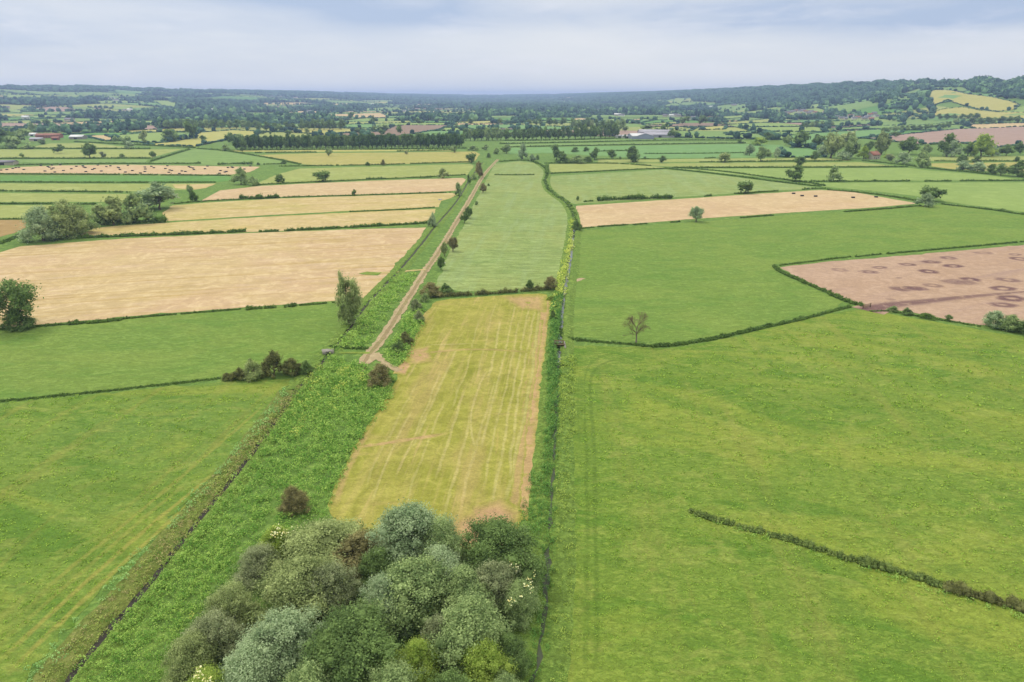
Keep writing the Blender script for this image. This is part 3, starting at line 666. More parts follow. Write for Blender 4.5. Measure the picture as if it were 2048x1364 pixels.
exec_trees = [
# ---- left, middle distance
(40,656,92,98,'airy','dark','tall round tree at the left edge, below the big pale hay field'),
(40,657,34,62,'bush','dark','dark bushy undergrowth round the foot of the round tree at the left edge'),
(698,650,100,50,'poplar','olive','tall narrow oval tree at the corner of the hay field beside the left ditch'),
(88,482,72,78,'willow','silver','leftmost grey green willow of the clump above the big hay field'),
(135,474,74,88,'willow','olive','large willow with a rounded top in the middle of the left willow clump'),
(168,466,52,50,'willow','mid','small willow at the right shoulder of the left willow clump'),
(205,449,38,40,'bush','mid','low bush between the left willow clump and the trunked tree'),
(228,450,54,56,'ash','olive','tree with a pale visible trunk standing on the thick dark hedge'),
(277,446,56,62,'willow','mid','round tree at the right of the trunked tree on the dark hedge'),
(320,419,52,86,'willow','silver','broad domed silver willow, the rightmost big crown of the left clumps'),
(380,389,19,15,'ash','mid','small pale tree above the trimmed dark bush beside the drain'),
(389,403,20,20,'bush','hedge','dark trimmed square bush at the left tip of the narrow pink hay strip'),
(482,369,31,36,'willow','mid','round grey green willow where the wide drain meets the bale field'),
(506,371,17,26,'bush','mid','lower bush leaning against the right side of the round drain willow'),
(561,366,17,23,'bush','dark','dark bush on the field edge left of the wide oak'),
(646,363,23,34,'oak','dark','wide dark oak with a flat base on the upper edge of the pink hay strip'),
(887,356,18,25,'willow','olive','domed bush tree near the right end of the upper hedge, left of the track'),
(709,391,12,12,'bush','dark','single dark bush in the middle of the hedge between two hay strips'),
(657,312,15,16,'ash','mid','small round tree in the golden field in front of the tree belt'),
(736,331,7,13,'bush','dark','low flat bush, left one of the pair on the ditch below the golden field'),
(766,331,11,11,'bush','brown','upright bush, right one of the pair on the ditch below the golden field'),
(813,309,7,8,'ash','grey','tiny pale tree on the golden field just below the dark hedge strip'),
(909,305,13,18,'ash','mid','small tree in front of the right end of the tree belt'),
(943,326,21,23,'oak','dark','dark tree at the right end of the golden field beside the track'),
(947,301,9,26,'bush','mid','low green bushes, left clump north of the golden field corner'),
(972,300,10,18,'bush','mid','low green bushes, right clump north of the golden field corner'),
(977,316,10,11,'bush','dark','small dark bush beside the far end of the track'),
(993,308,12,17,'bush','mid','bush at the far end of the track, left of a taller one'),
(1013,307,18,23,'ash','mid','round tree standing where the track disappears'),
(958,356,34,21,'conifer','brown','tall dark conical tree left of the track, top of the row of bushes'),
(949,360,12,13,'bush','mid','small bush at the foot of the dark conical tree'),
(938,369,19,12,'ash','dark','slim tree below the dark conical tree left of the track'),
(917,392,25,18,'willow','mid','grey green bush tree at the end of the hedge between two hay strips'),
(966,386,19,16,'ash','brown','brownish bush on the right edge of the track beside a tiny bush'),
(977,372,5,6,'bush','dark','tiny bush right of the brownish track bush'),
(953,410,8,10,'bush','mid','low pale bush on the right verge of the track'),
(938,437,24,16,'ash','dark','dark bush, farther one of the pair right of the track'),
(929,446,22,17,'ash','dark','dark bush, nearer one of the pair right of the track'),
(906,503,28,23,'ash','brown','brownish twin topped bush right of the track, farther of three'),
(889,513,28,15,'ash','olive','slim bush right at the track edge, middle of three'),
(882,540,27,16,'ash','dark','slim dark bush right of the track, nearest of three above the fork'),
(865,453,27,20,'willow','silver','pale round willow at the right end of the thick hedge by the left drain'),
(1101,580,27,26,'ash','brown','brownish bush at the right end of the long hedge across the mown strip'),
(1059,582,22,17,'ash','dark','rounded bush rising out of the long hedge left of its brownish end'),
(862,592,27,44,'bush','brown','dark thorny thicket at the left end of the hedge beside the track'),
(892,585,18,28,'bush','dark','dark spreading bush behind the left end of the long hedge'),
(850,604,18,20,'bush','mid','low green bush in front of the dark thorny thicket'),
(832,622,26,24,'bush','grey','grey leafless bush, upper one between the track and the mown field'),
(838,644,24,22,'bush','grey','grey leafless bush, lower one between the track and the mown field'),
(797,702,22,34,'bush','dark','dark domed bush right of the track above the fork'),
(812,688,24,30,'bush','hedge_brown','dark domed bush at the field edge, behind the bush above the fork'),
(760,772,46,44,'willow','brown','greyish brown bush below the fork between track and mown field'),
(775,762,22,30,'bush','herb','low bright bush touching the right side of the greyish brown bush'),
(508,757,38,46,'bush','olive','left middle bush of the dark clump on the ditch between the left pastures'),
(548,752,48,52,'willow','hedge_brown','tallest bush of the dark clump on the ditch between the left pastures'),
(585,750,36,40,'bush','hedge_brown','right middle bush of the dark clump on the ditch between the left pastures'),
(613,748,28,28,'bush','dark','rightmost bush of the dark clump on the ditch between the left pastures'),
(478,758,22,36,'bush','hedge_brown','lower bush near the left end of the dark clump on the ditch'),
(455,758,12,28,'bush','hedge_brown','lowest leftmost bush of the dark clump on the ditch'),
(590,1022,46,54,'willow','brown','leafless looking brown bush standing alone in the green herbs above the thicket'),
(180,316,28,34,'oak','dark','large dark round oak on the left hedge above the bale field'),
(120,307,18,24,'oak','dark','flat topped tree on the upper left hedge'),
(45,315,9,10,'ash','mid','small tree on the left hedge near the grey barn'),
(207,316,12,15,'ash','grey','pale small tree just right of the large dark oak'),
(245,316,9,11,'ash','mid','tiny tree on the hedge right of the large dark oak'),
(306,316,13,15,'ash','dark','round dark tree at the right end of the left hedge'),
(260,298,17,19,'willow','silver','grey round tree on the upper left hedge, nearest of three'),
(254,289,17,19,'ash','mid','green tree just behind the grey round tree on the left'),
(232,288,15,15,'ash','mid','round tree left of the pair on the upper left field'),
(291,287,23,21,'airy','olive','pale open tree on the yellow field at the left'),
(347,284,25,36,'oak','dark','broad dark tree, left of the two big ones on the yellow field'),
(382,279,36,28,'ash','dark','tall dark tree, right of the two big ones on the yellow field'),
(366,281,8,6,'ash','mid','tiny tree between the two big ones on the yellow field'),
(407,286,15,14,'ash','dark','lone dark tree in the middle of the yellow field'),
(460,289,24,24,'ash','dark','dark tree at the left end of the long tree belt'),
(478,286,18,22,'ash','mid','second tree at the left end of the long tree belt'),
(452,302,12,20,'bush','mid','bush in front of the left end of the tree belt'),
(485,304,11,11,'ash','dark','small round tree in front of the left end of the tree belt'),
(568,328,9,13,'bush','dark','bush on the short hedge at the tip of the green triangle'),
(517,330,5,8,'bush','dark','small bush at the left end of the short hedge near the green triangle'),
(397,327,4,7,'bush','dark','tiny bush at the end of the thin hedge above the bale field'),
# ---- farm trees left
(8,292,34,44,'ash','dark','dark tree at the left border beside the brick farm'),
(30,297,26,36,'willow','mid','round tree below the dark one at the left border'),
(48,286,28,34,'ash','mid','green tree just left of the brick farm'),
(66,268,22,18,'ash','mid','tree rising behind the brick farm'),
(58,298,12,26,'bush','mid','low bushes in front of the brick farm, left'),
(84,289,10,16,'bush','dark','dark bush in front of the brick farm, right'),
(95,255,16,14,'ash','dark','dark tree on the brownish far field above the farm'),
# ---- centre beyond belt
(799,270,19,18,'ash','dark','round dark tree in the middle of the brown field'),
(721,271,16,19,'ash','dark','dark tree at the left part of the brown field'),
(764,272,14,15,'ash','dark','dark small tree between the two on the brown field'),
(771,262,13,31,'willow','mid','wide green tree at the top of the brown field'),
(834,250,12,20,'oak','dark','flat dark tree above the brown field'),
(747,250,18,14,'oak','dark','tall dark tree left of the brown field corner'),
(748,262,12,8,'ash','mid','slim tree on the left edge of the brown field'),
(943,250,12,15,'ash','dark','small round tree on the far bluish green field'),
(1000,249,12,15,'ash','dark','second small round tree on the far bluish green field'),
(614,271,14,15,'airy','olive','open tree right of the pale bush behind the tree belt'),
(577,272,12,16,'ash','dark','dark small tree behind the left part of the tree belt'),
(542,269,7,8,'bush','dark','small dark bush behind the left part of the tree belt'),
(527,268,7,8,'bush','dark','smaller dark bush, leftmost behind the tree belt'),
(556,264,16,17,'ash','dark','dark tree above the small bushes behind the tree belt'),
(913,255,9,8,'bush','mid','bush at the right corner of the brown field'),
(703,240,15,14,'ash','dark','tree left of the distant tan field'),
# ---- right of ditch
(1045,318,29,25,'willow','silver','pale tall tree right of the far end of the track'),
(1064,323,14,18,'bush','silver','grey bush at the foot of the pale tall tree'),
(1075,320,10,9,'bush','dark','small dark bush right of the pale tall tree'),
(1113,320,28,32,'ash','dark','tall dark tree, left end of the bushy hedge right of the ditch'),
(1125,326,18,38,'bush','dark','dense bush under the tall dark tree right of the ditch'),
(1155,326,14,40,'bush','mid','middle of the bushy hedge right of the ditch'),
(1176,325,12,24,'bush','dark','right end of the bushy hedge right of the ditch'),
(1189,320,23,25,'ash','dark','round dark tree at the right end of the bushy hedge'),
(1150,304,9,22,'bush','dark','low dark bushes on the thin hedge in the bluish crop, left'),
(1172,303,9,14,'bush','dark','low dark bushes on the thin hedge in the bluish crop, right'),
(1223,318,17,23,'oak','dark','dark oak between the bushy hedge and the large leaning tree'),
(1265,324,30,33,'willow','dark','large round leaning tree on the edge of the bluish crop'),
(1240,318,5,7,'bush','dark','tiny bush left of the large leaning tree'),
(1290,317,4,7,'bush','dark','tiny bush right of the large leaning tree'),
(1324,326,14,17,'ash','dark','small dark round tree right of the large leaning tree'),
(1448,325,21,25,'oak','olive','ragged tree alone on the lower edge of the bluish crop'),
(1521,323,29,21,'ash','mid','tall oval tree at the right end of the bluish crop'),
(1499,311,22,21,'willow','silver','grey green round tree behind the tall oval one'),
(1552,316,20,18,'willow','silver','pale bushy tree right of the tall oval one'),
(1535,313,14,20,'bush','mid','bush between the tall oval tree and the pale bushy one'),
(1480,287,9,12,'bush','dark','dark bush on the hedge in the right green fields'),
(1536,282,17,20,'ash','dark','very dark round tree above the right green fields'),
(1520,291,17,32,'willow','yellow','light green domed tree below the very dark round one'),
(1490,387,27,32,'oak','dark','open oak on the hedge above the right tan hay field'),
(1392,443,30,30,'ash','silver','round pale green tree on the lower edge of the right hay field'),
(1154,461,22,21,'bush','dark','round dark bush beside the ditch at the corner of the right hay field'),
(1155,401,9,8,'bush','dark','small upright dark bush at the upper left of the right hay field'),
(1860,402,31,46,'oak','dark','dark broad oak at the right tip of the right hay field'),
(1849,413,25,40,'willow','silver','paler bushy willow in front of the broad oak at the hay field tip'),
(2004,421,4,14,'bush','dark','small dark bush on the far right hedge below the bright meadow'),
(1600,333,19,29,'ash','dark','dark round tree on the hedge in the right meadows, upper of two'),
(1590,363,31,35,'ash','dark','bigger dark tree below it on the next hedge in the right meadows'),
(1667,363,29,29,'willow','mid','rounded tree on the same hedge farther right'),
(1628,322,19,21,'ash','dark','tree between the hedges at the upper right'),
(1661,316,48,46,'ash','olive','tall olive tree in the dense right row, left part'),
(1701,316,42,32,'poplar','mid','tall oval tree in the dense right row beside the olive one'),
(1726,318,24,24,'willow','yellow','light green lower tree beside the pink house'),
(1685,320,18,34,'bush','silver','silvery bushes at the foot of the tall oval tree'),
(1645,313,22,26,'willow','silver','pale bush at the left end of the dense right row'),
(1700,291,28,46,'willow','olive','wide domed olive tree behind the dense right row'),
(1600,296,32,46,'ash','dark','large dark tree in the left part of the right tree row'),
(1633,296,26,30,'ash','dark','second dark tree in the left part of the right tree row'),
(1574,292,22,22,'ash','mid','mid green tree at the left end of the right tree row'),
(1762,309,44,30,'poplar','olive','tall narrow olive tree right of the pink house'),
(1738,303,20,22,'ash','dark','dark tree behind the pink house'),
(1817,309,33,40,'ash','dark','big round dark tree in front of the pink soil field'),
(1790,275,12,20,'ash','dark','small tree on the upper left corner of the pink soil field'),
(1893,313,42,46,'ash','dark','largest round dark tree of the right row'),
(1905,314,30,34,'willow','silver','silvery tree leaning against the largest round dark one'),
(1851,309,20,22,'ash','mid','mid sized tree left of the largest round dark one'),
(1961,313,42,50,'willow','yellow','light green big tree right of the largest round dark one'),
(1935,312,26,26,'ash','dark','dark tree under the light green big one'),
(1985,312,16,26,'bush','silver','silvery bush right of the light green big tree'),
(2012,312,22,30,'ash','dark','dark tree near the right border, left of two'),
(2038,310,26,28,'ash','dark','dark tree at the right border, right of two'),
(1843,335,32,38,'willow','mid','big bushy tree on the grey gate corner right of the meadows'),
(1806,328,22,38,'willow','silver','silvery spreading tree left of the big bushy one'),
(1780,322,14,22,'airy','grey','sparse greyish tree left of the silvery spreading one'),
(1775,316,8,20,'bush','yellow','low light bush beside the pink house'),
(1923,325,15,28,'willow','dark','left of two dark domed bushes on the right yellow strip'),
(1952,325,12,26,'willow','dark','right of two dark domed bushes on the right yellow strip'),
(1925,342,20,38,'willow','silver','silvery domed willow, left one of the lower right group'),
(1955,343,18,36,'willow','silver','silvery domed willow, second one of the lower right group'),
(1983,348,19,27,'willow','dark','dark domed bush in the middle of the lower right group'),
(2001,351,24,26,'ash','mid','mid green tree in the lower right group'),
(2034,353,29,40,'willow','dark','dark rounded tree at the right border in the lower right group'),
(2032,323,10,11,'ash','dark','small dark tree on the right yellow strip near the border'),
(1896,642,12,14,'airy','dark','tiny wind shaped bush alone below the bare soil field'),
(1853,636,9,32,'bush','hedge','low flat dark bush on the lower edge of the bare soil field'),
(1814,629,13,24,'bush','dark','round bush near the soil field entrance'),
(1785,624,12,22,'bush','mid','low green bush at the soil field entrance, left of the round one'),
(1988,655,36,44,'willow','silver','pale bush, left end of the thick bushes at the right border'),
(2018,660,32,50,'willow','mid','middle of the thick bushes at the right border'),
(2050,666,32,56,'bush','dark','dark right end of the thick bushes at the right border'),
(1106,640,20,14,'bush','dark','dark bush leaning over the water above the sluice'),
(1101,600,9,14,'bush','yellow','yellow flowering bush on the left bank of the drain'),
# ---- farm with barns
(1343,277,17,22,'ash','dark','dark tree at the right end of the barns'),
(1329,268,20,18,'ash','dark','tall dark tree behind the barns, right'),
(1250,277,9,8,'bush','dark','small dark tree between the two white sheds'),
(1245,264,14,22,'ash','mid','tree behind the white sheds'),
(1295,263,12,40,'bush','dark','dark row of trees behind the barn roofs'),
(1316,266,10,16,'ash','mid','light tree behind the barn roofs'),
(1401,251,21,25,'ash','dark','dark tree among the far right fields, larger of two'),
(1370,250,17,22,'ash','dark','dark tree among the far right fields, smaller of two'),
]
for a in exec_trees: T(a[0], a[1], a[2], a[3], a[4], a[5], a[6], lod=1 if a[0] in (698, 38) else None)

# ---- tree belt in the middle distance: every tree its own
rg = np.random.default_rng(11)
def row(x0, y0, x1, y1, n, hp, wp, kind, leafs, label, group, jit=1.0):
    ORD = ['leftmost', 'second', 'third', 'fourth', 'fifth', 'sixth', 'seventh', 'eighth', 'ninth', 'tenth', 'eleventh', 'twelfth', 'thirteenth', 'fourteenth']
    base_label = label
    for i in range(n):
        if n <= 14: label = ('rightmost ' if i == n-1 else ORD[i]+' ') + base_label + ('' if i in (0, n-1) else ', from the left')
        u = (i+.5)/n; x = x0+(x1-x0)*u+rg.normal(0, 1.2*jit); y = y0+(y1-y0)*u+rg.normal(0, .35*jit)
        T(x, y, hp*rg.uniform(.88, 1.1), wp*rg.uniform(.85, 1.15), kind, leafs[int(rg.integers(len(leafs)))], label, group, lod=2)
row(470, 300, 925, 295, 52, 26, 17, 'ash', ['belt', 'belt', 'dark'], 'tree in the long straight belt behind the golden field, crowns touching', 'trees of the long straight belt')
row(480, 296.5, 930, 291.5, 40, 24, 18, 'ash', ['belt', 'dark'], 'tree in the back row of the long straight belt behind the golden field', 'back row of the long belt')
row(928, 282, 1022, 280, 12, 23, 17, 'ash', ['dark', 'mid'], 'tree in the dark wood right of the long belt', 'trees of the dark wood in the centre')
row(1024, 281, 1140, 279, 13, 23, 15, 'ash', ['dark'], 'tree in the dark belt left of the barns', 'trees of the dark belt left of the barns')
row(1146, 279, 1235, 275, 9, 25, 17, 'ash', ['dark'], 'tall belt tree next to the barns', 'taller belt trees next to the barns')
row(1140, 259, 1250, 258, 11, 19, 18, 'ash', ['mid', 'olive', 'dark'], 'tree of the light wood behind the belt', 'trees of the light green wood')
row(1050, 251, 1130, 251, 6, 13, 15, 'ash', ['dark'], 'tree of the loose row beyond the bluish crop', 'loose tree row beyond the crop')
row(600, 261, 685, 260, 8, 20, 18, 'ash', ['dark', 'mid'], 'tree of the small wood behind the left belt', 'trees of the small far wood')
row(515, 262, 595, 262, 6, 16, 17, 'ash', ['dark'], 'tree left of the small wood behind the belt', 'trees of the loose far wood')
row(330, 258, 520, 258, 14, 18, 19, 'ash', ['dark', 'dark', 'mid'], 'tree of the dark wood beyond the yellow fields', 'trees of the far dark wood')
row(1760, 266, 1905, 256, 12, 11, 15, 'ash', ['dark', 'mid'], 'tree on the upper edge of the pink field', 'trees above the pink soil field')
row(1600, 257, 1665, 252, 7, 11, 12, 'ash', ['dark', 'mid'], 'hedge tree below the hillside village', 'hedge trees below the village')
row(1905, 250, 2040, 245, 9, 13, 18, 'ash', ['dark', 'mid'], 'tree below the yellow slope above the pink field', 'tree row under the yellow slope')
row(1870, 240, 1960, 238, 6, 11, 15, 'ash', ['dark'], 'tree at the foot of the yellow slope', 'trees at the foot of the yellow slope')

# ---- hedges
_hn = [0]
def hedge(pts, h, wd, label, leaf='hedge', dens=1.0, rag=.25, name='hedge', group=None, gaps=0.0, cat='hedge'):
    P0 = np.array([GT(*p)[:2] for p in pts]); dist = max(60, np.hypot(*P0.T).mean()); _hn[0] += 1
    rg = np.random.default_rng(900+_hn[0]); h *= .82; wd *= .85; step = max(h*.55, dist*.0022)
    P = wpath(pts, step); o = P.mean(0); N = normals2(P); z = hgt(P[:, 0], P[:, 1]); lob = []
    gap = np.convolve(rg.normal(0, 1, len(P)+8), np.ones(5)/5, 'same')[4:-4]
    for i, (p, n_) in enumerate(zip(P, N)):
        if gaps and gap[i] < -.45+gaps*.0 and rg.random() < gaps*2: continue
        hh = h*(1+rg.normal(0, rag)*.6+gap[i]*rag); q = p + n_*rg.normal(0, wd*.12) - o
        r = max(min(hh*.52, wd*.75), step*.55)
        lob.append((q[0], q[1], z[i] + max(hh - r, hh*.35), r))
        if wd > 1.4*h:
            for s in (-1, 1): q2 = q + n_*s*wd*.33; lob.append((q2[0], q2[1], z[i] + hh*.3, r*.8))
    if not lob: return
    lob = np.array(lob); leaf_s = max(.10, dist*.0009); area = (lob[:, 3]**2).sum()*9
    n = int(min(60000, max(60, dens*area/(leaf_s**2)*.55)))
    qb = QB(); leafcloud(qb, lob, n, leaf_s, rg, .8, 8, 0.0)
    ob = link(name, qb.mesh(name, L[leaf])); ob.location = (o[0], o[1], 0)
    return tag(ob, label, cat, group)
hd = [
([(862,596),(920,592),(1000,588),(1060,582),(1112,578)],1.9,1.8,'long dark hedge across the far end of the yellow mown strip','hedge_brown'),
([(1285,692),(1340,693),(1430,678),(1500,662),(1540,652)],1.0,1.8,'dark overgrown hedge curving between the two right pastures, nearest part'),
([(1545,652),(1600,640),(1660,624),(1700,614)],.8,1.4,'thinner continuation of the curving hedge up to the soil field corner'),
([(1548,533),(1560,545),(1610,566),(1650,583),(1690,603),(1725,612)],1.3,1.8,'dark hedge along the left side of the bare soil field'),
([(1560,531),(1640,521),(1700,514)],.7,1.0,'low hedge on the upper edge of the bare soil field, left part'),
([(1712,514),(1760,509)],.9,1.1,'dark short hedge piece on the upper edge of the bare soil field'),
([(1775,508),(1900,497),(1980,490),(2048,484),(2200,466)],.7,1.1,'low ragged hedge on the upper edge of the bare soil field, right part'),
([(1380,1024),(1410,1034),(1500,1060),(1580,1080),(1640,1100)],.7,1.6,'near hedge in the right meadow, thin ragged left part','hedge_mix'),
([(1640,1100),(1720,1125),(1800,1145),(1880,1172)],1.0,1.7,'near hedge in the right meadow, dense dark middle part','hedge_mix'),
([(1890,1178),(1950,1192),(2000,1205),(2048,1220),(2200,1262),(2400,1320)],1.15,1.8,'near hedge in the right meadow, dark right part running out of the photo','hedge_brown'),
([(160,476),(330,470),(420,467),(490,463)],1.6,2.4,'thick green hedge above the big pale hay field, left part'),
([(520,464),(530,463.5),(545,463),(556,462.5)],1.4,2.2,'two low rounded hedge pieces above the big pale hay field'),
([(570,462),(700,455),(800,450),(858,446)],1.5,2.2,'thick green hedge above the big pale hay field, right part'),
([(700,424),(800,420),(868,415)],.7,1.2,'low green hedge between the two yellow hay strips'),
([(195,449),(260,447),(328,445)],3.6,4,'thick very dark hedge under the trunked tree'),
([(350,408),(400,403),(560,395),(720,391),(900,385)],.9,1.3,'dark hedge between the pink hay strip and the yellow one'),
([(483,398),(510,398),(535,397),(556,396)],3.2,3.5,'row of dark bushes on the hedge between two hay strips'),
([(515,370),(640,363.5),(760,358.5),(840,355),(930,350)],.8,1.3,'dark hedge above the pink hay strip, left of the track'),
([(733,359),(750,358.5),(771,358)],2.2,2.5,'thicker dark piece of the hedge above the pink hay strip'),
([(842,356),(855,355.5),(862,355)],1.6,2,'short dark piece of hedge near the domed bush tree'),
([(560,333),(640,332),(760,330),(850,327),(945,324)],.7,1.3,'thin ditch hedge below the golden field'),
([(490,645),(520,618),(550,616)],.01,.01,''),
([(495,619),(520,617),(550,615)],1.3,2.0,'dark hedge piece on the lower edge of the big hay field, right'),
([(570,614),(580,613),(590,612)],1.2,1.9,'short dark bush on the lower edge of the big hay field'),
([(140,649),(165,647)],1.2,2.0,'small dark bush on the lower edge of the big hay field, left'),
([(175,647),(200,645),(240,641)],1.0,1.8,'low dark hedge piece on the lower edge of the big hay field, left'),
([(-200,675),(0,659),(140,648),(300,633),(480,619)],.6,1.4,'low green hedge bank below the big hay field'),
([(600,611),(640,608),(672,605)],.7,1.4,'low green hedge bank left of the tall oval tree'),
([(-200,823),(0,803),(180,786),(380,764),(440,757)],.45,1.6,'low green ditch hedge between the two left pastures'),
([(0,348.5),(200,349.5),(460,351.5)],1.0,1.6,'dark hedge below the bale field at the left'),
([(0,364.5),(200,365.5),(430,365)],1.0,1.6,'dark hedge below the deep green strip at the left'),
([(-200,382),(0,382.5),(120,383.5),(255,385)],1.4,2.0,'dark straight hedge between two yellow green strips at the left'),
([(-200,408),(0,408.5),(120,408),(190,409)],1.2,1.8,'dark hedge below the second yellow green strip at the left'),
([(0,439),(50,438.5)],.6,1,'thin hedge above the brown cut strip'),
([(0,488),(40,470),(90,462)],1.2,4,'rough green hedge bank left of the willow clump'),
([(-200,318),(0,317.5),(300,317)],1.3,2.0,'dark straight hedge above the grey barn at the left'),
([(230,327.5),(300,327.7),(400,327.5)],1.0,1.6,'dark hedge above the bale field, right part'),
([(30,331),(120,328.5),(230,327.5)],1.0,2.4,'green hedge bank above the bale field, left part'),
([(-200,298),(0,297.5),(110,297.5),(300,298)],1.2,1.8,'dark straight hedge under the brick farm'),
([(302,323),(340,311),(380,299)],1.3,2.0,'slanting hedge on the left side of the green triangle'),
([(150,284),(230,288),(330,293),(390,296)],1.3,2.0,'hedge running right from the brick farm'),
([(437,330),(470,328.5),(504,329)],3.0,3.5,'row of dark bushes above the right end of the bale field'),
([(529,329),(550,328.5),(570,328)],1.1,1.8,'short hedge at the tip of the green triangle'),
([(395,297.5),(450,301),(512,312),(560,320),(600,329)],1.0,2.4,'grassy hedge bank right of the green triangle'),
([(512,306),(570,305.2),(632,304.8)],1.4,2.0,'dark hedge below the tree belt, left part'),
([(795,303),(840,302),(905,300.5)],1.8,2.4,'dark hedge below the tree belt, right part'),
([(465,301),(700,299.5),(932,297)],1.3,1.8,'continuous low hedge at the foot of the tree belt'),
([(990,350),(1030,350.5),(1068,350)],.9,1.4,'short thin hedge across the top of the pale long meadow'),
([(1000,323.5),(1025,321.5),(1045,321),(1062,322)],1.2,2.0,'short hedge at the very top of the pale long meadow'),
([(1064,323),(1078,329),(1090,337)],2.0,2.4,'bushy hedge along the far bend of the ditch'),
([(1094,349),(1094,342),(1094,336)],3.2,2.4,'upright dark bush at the far bend of the ditch'),
([(1100,347.5),(1180,344),(1260,339.5),(1340,337)],.8,1.3,'thin dark hedge between the right pale meadows'),
([(1090,327),(1200,326.5),(1250,328),(1300,332)],1.1,1.6,'dark hedge below the bushy trees right of the ditch'),
([(1345,336),(1500,335.5),(1700,335),(1815,334)],1.6,2.2,'dark straight hedge across the right meadows, upper'),
([(1856,337),(1920,343),(1990,350)],1.5,2.2,'dark slanting hedge right of the big bushy tree'),
([(1585,364),(1700,363.5),(1818,363)],1.7,2.2,'dark straight hedge across the right meadows, lower left part'),
([(1850,363),(1900,362.5)],1.2,1.8,'dark straight hedge across the right meadows, short middle part'),
([(1922,362.5),(2048,361.5),(2200,361.5)],1.4,1.8,'dark straight hedge across the right meadows, lower right part'),
([(1330,337),(1400,344),(1500,356),(1560,365),(1640,373)],1.2,3.2,'broad dark hedge along the slanting drain in the right meadows'),
([(1350,335),(1450,343),(1540,356),(1620,366),(1650,372)],1.1,2.0,'second parallel hedge along the slanting drain in the right meadows'),
([(1655,380),(1740,387),(1800,396),(1838,403)],1.3,2.0,'dark hedge along the upper right side of the right hay field'),
([(1690,424),(1760,419),(1840,412)],1.0,1.8,'dark hedge below the right tip of the right hay field'),
([(1165,457),(1187,455)],.7,1.4,'short low hedge beside the round dark bush'),
([(1196,454),(1230,451.5),(1255,450)],.9,1.6,'hedge piece below the right hay field, longest of three'),
([(1268,450),(1292,447.5)],.8,1.5,'hedge piece below the right hay field, second of three'),
([(1342,445),(1360,444)],.8,1.4,'hedge piece below the right hay field, smallest one'),
([(1482,436),(1495,435)],.8,1.4,'tiny hedge piece below the right hay field'),
([(1498,434.5),(1530,432),(1546,431)],.8,1.4,'hedge piece below the right hay field, right of the tiny one'),
([(1196,402),(1230,400),(1290,398),(1342,397)],3.0,3.0,'row of dark bushes along the upper edge of the right hay field'),
([(1168,404),(1185,403)],1.5,1.8,'two small dark bushes at the upper left of the right hay field'),
([(1410,393),(1422,392)],1.0,1.5,'tiny dark bush on the upper edge of the right hay field'),
([(1470,388),(1500,386),(1555,382.5)],1.1,1.6,'dark hedge under the open oak'),
([(1605,379.5),(1640,377),(1655,377)],1.2,1.6,'short dark hedge at the top of the right hay field'),
([(1885,409),(1940,415),(2000,422),(2048,430),(2300,462)],.9,1.8,'ragged hedge between the bright meadow and the right pasture'),
([(1000,288),(1200,284),(1300,281.5),(1400,280.5),(1480,281)],1.2,1.9,'dark hedge in front of the barns, farthest of the stripes'),
([(1010,294.5),(1200,291),(1400,287.5),(1490,286.5)],1.1,1.8,'dark hedge in front of the barns, middle stripe'),
([(1200,303),(1240,302),(1270,301)],1.3,2,'short dark hedge in the bluish crop'),
([(1290,308),(1380,307.5),(1490,306)],.5,1.5,'thin line of rushes across the bluish crop'),
([(1410,317),(1430,316)],1.0,3,'dark patch of rushes in the bluish crop'),
([(1190,319),(1260,319),(1320,318.5)],.7,1.3,'thin hedge below the bluish crop, left part'),
([(1400,324.5),(1450,324),(1530,323),(1640,323)],.9,1.5,'thin dark hedge below the bluish crop, right part'),
([(1010,281.5),(1130,280.5),(1240,277)],1.4,2,'low hedge at the foot of the belt left of the barns'),
([(1545,322),(1600,322.5),(1683,322.5)],.8,1.4,'thin hedge in the right meadows above the two trees'),
([(1725,322),(1790,328),(1830,333)],1.0,1.6,'slanting hedge right of the pink house'),
([(1870,322.5),(1950,323),(2048,322.5)],1.2,1.6,'hedge line through the right yellow strip'),
([(1741,623),(1775,622),(1820,630),(1960,653)],.5,1.2,'low green bank along the lower edge of the bare soil field'),
([(1121,660),(1128,676),(1150,680),(1200,684),(1280,690)],.6,2.2,'grassy overgrown hedge bank right of the sluice'),
([(1800,289),(1850,291),(1900,287)],1.2,1.6,'hedge along the lower edge of the pink soil field'),
([(660,695),(700,697),(735,698)],.8,1.6,'low dark hedge right of the stone culvert'),
]
for a in hd:
    if a[3]: hedge(a[0], a[1], a[2], a[3], a[4] if len(a) > 4 else 'hedge', dens=.8, rag=.45 if 'near hedge' in a[3] else .3, gaps=.1 if 'near hedge' in a[3] else (.12 if 'low' in a[3] else 0))
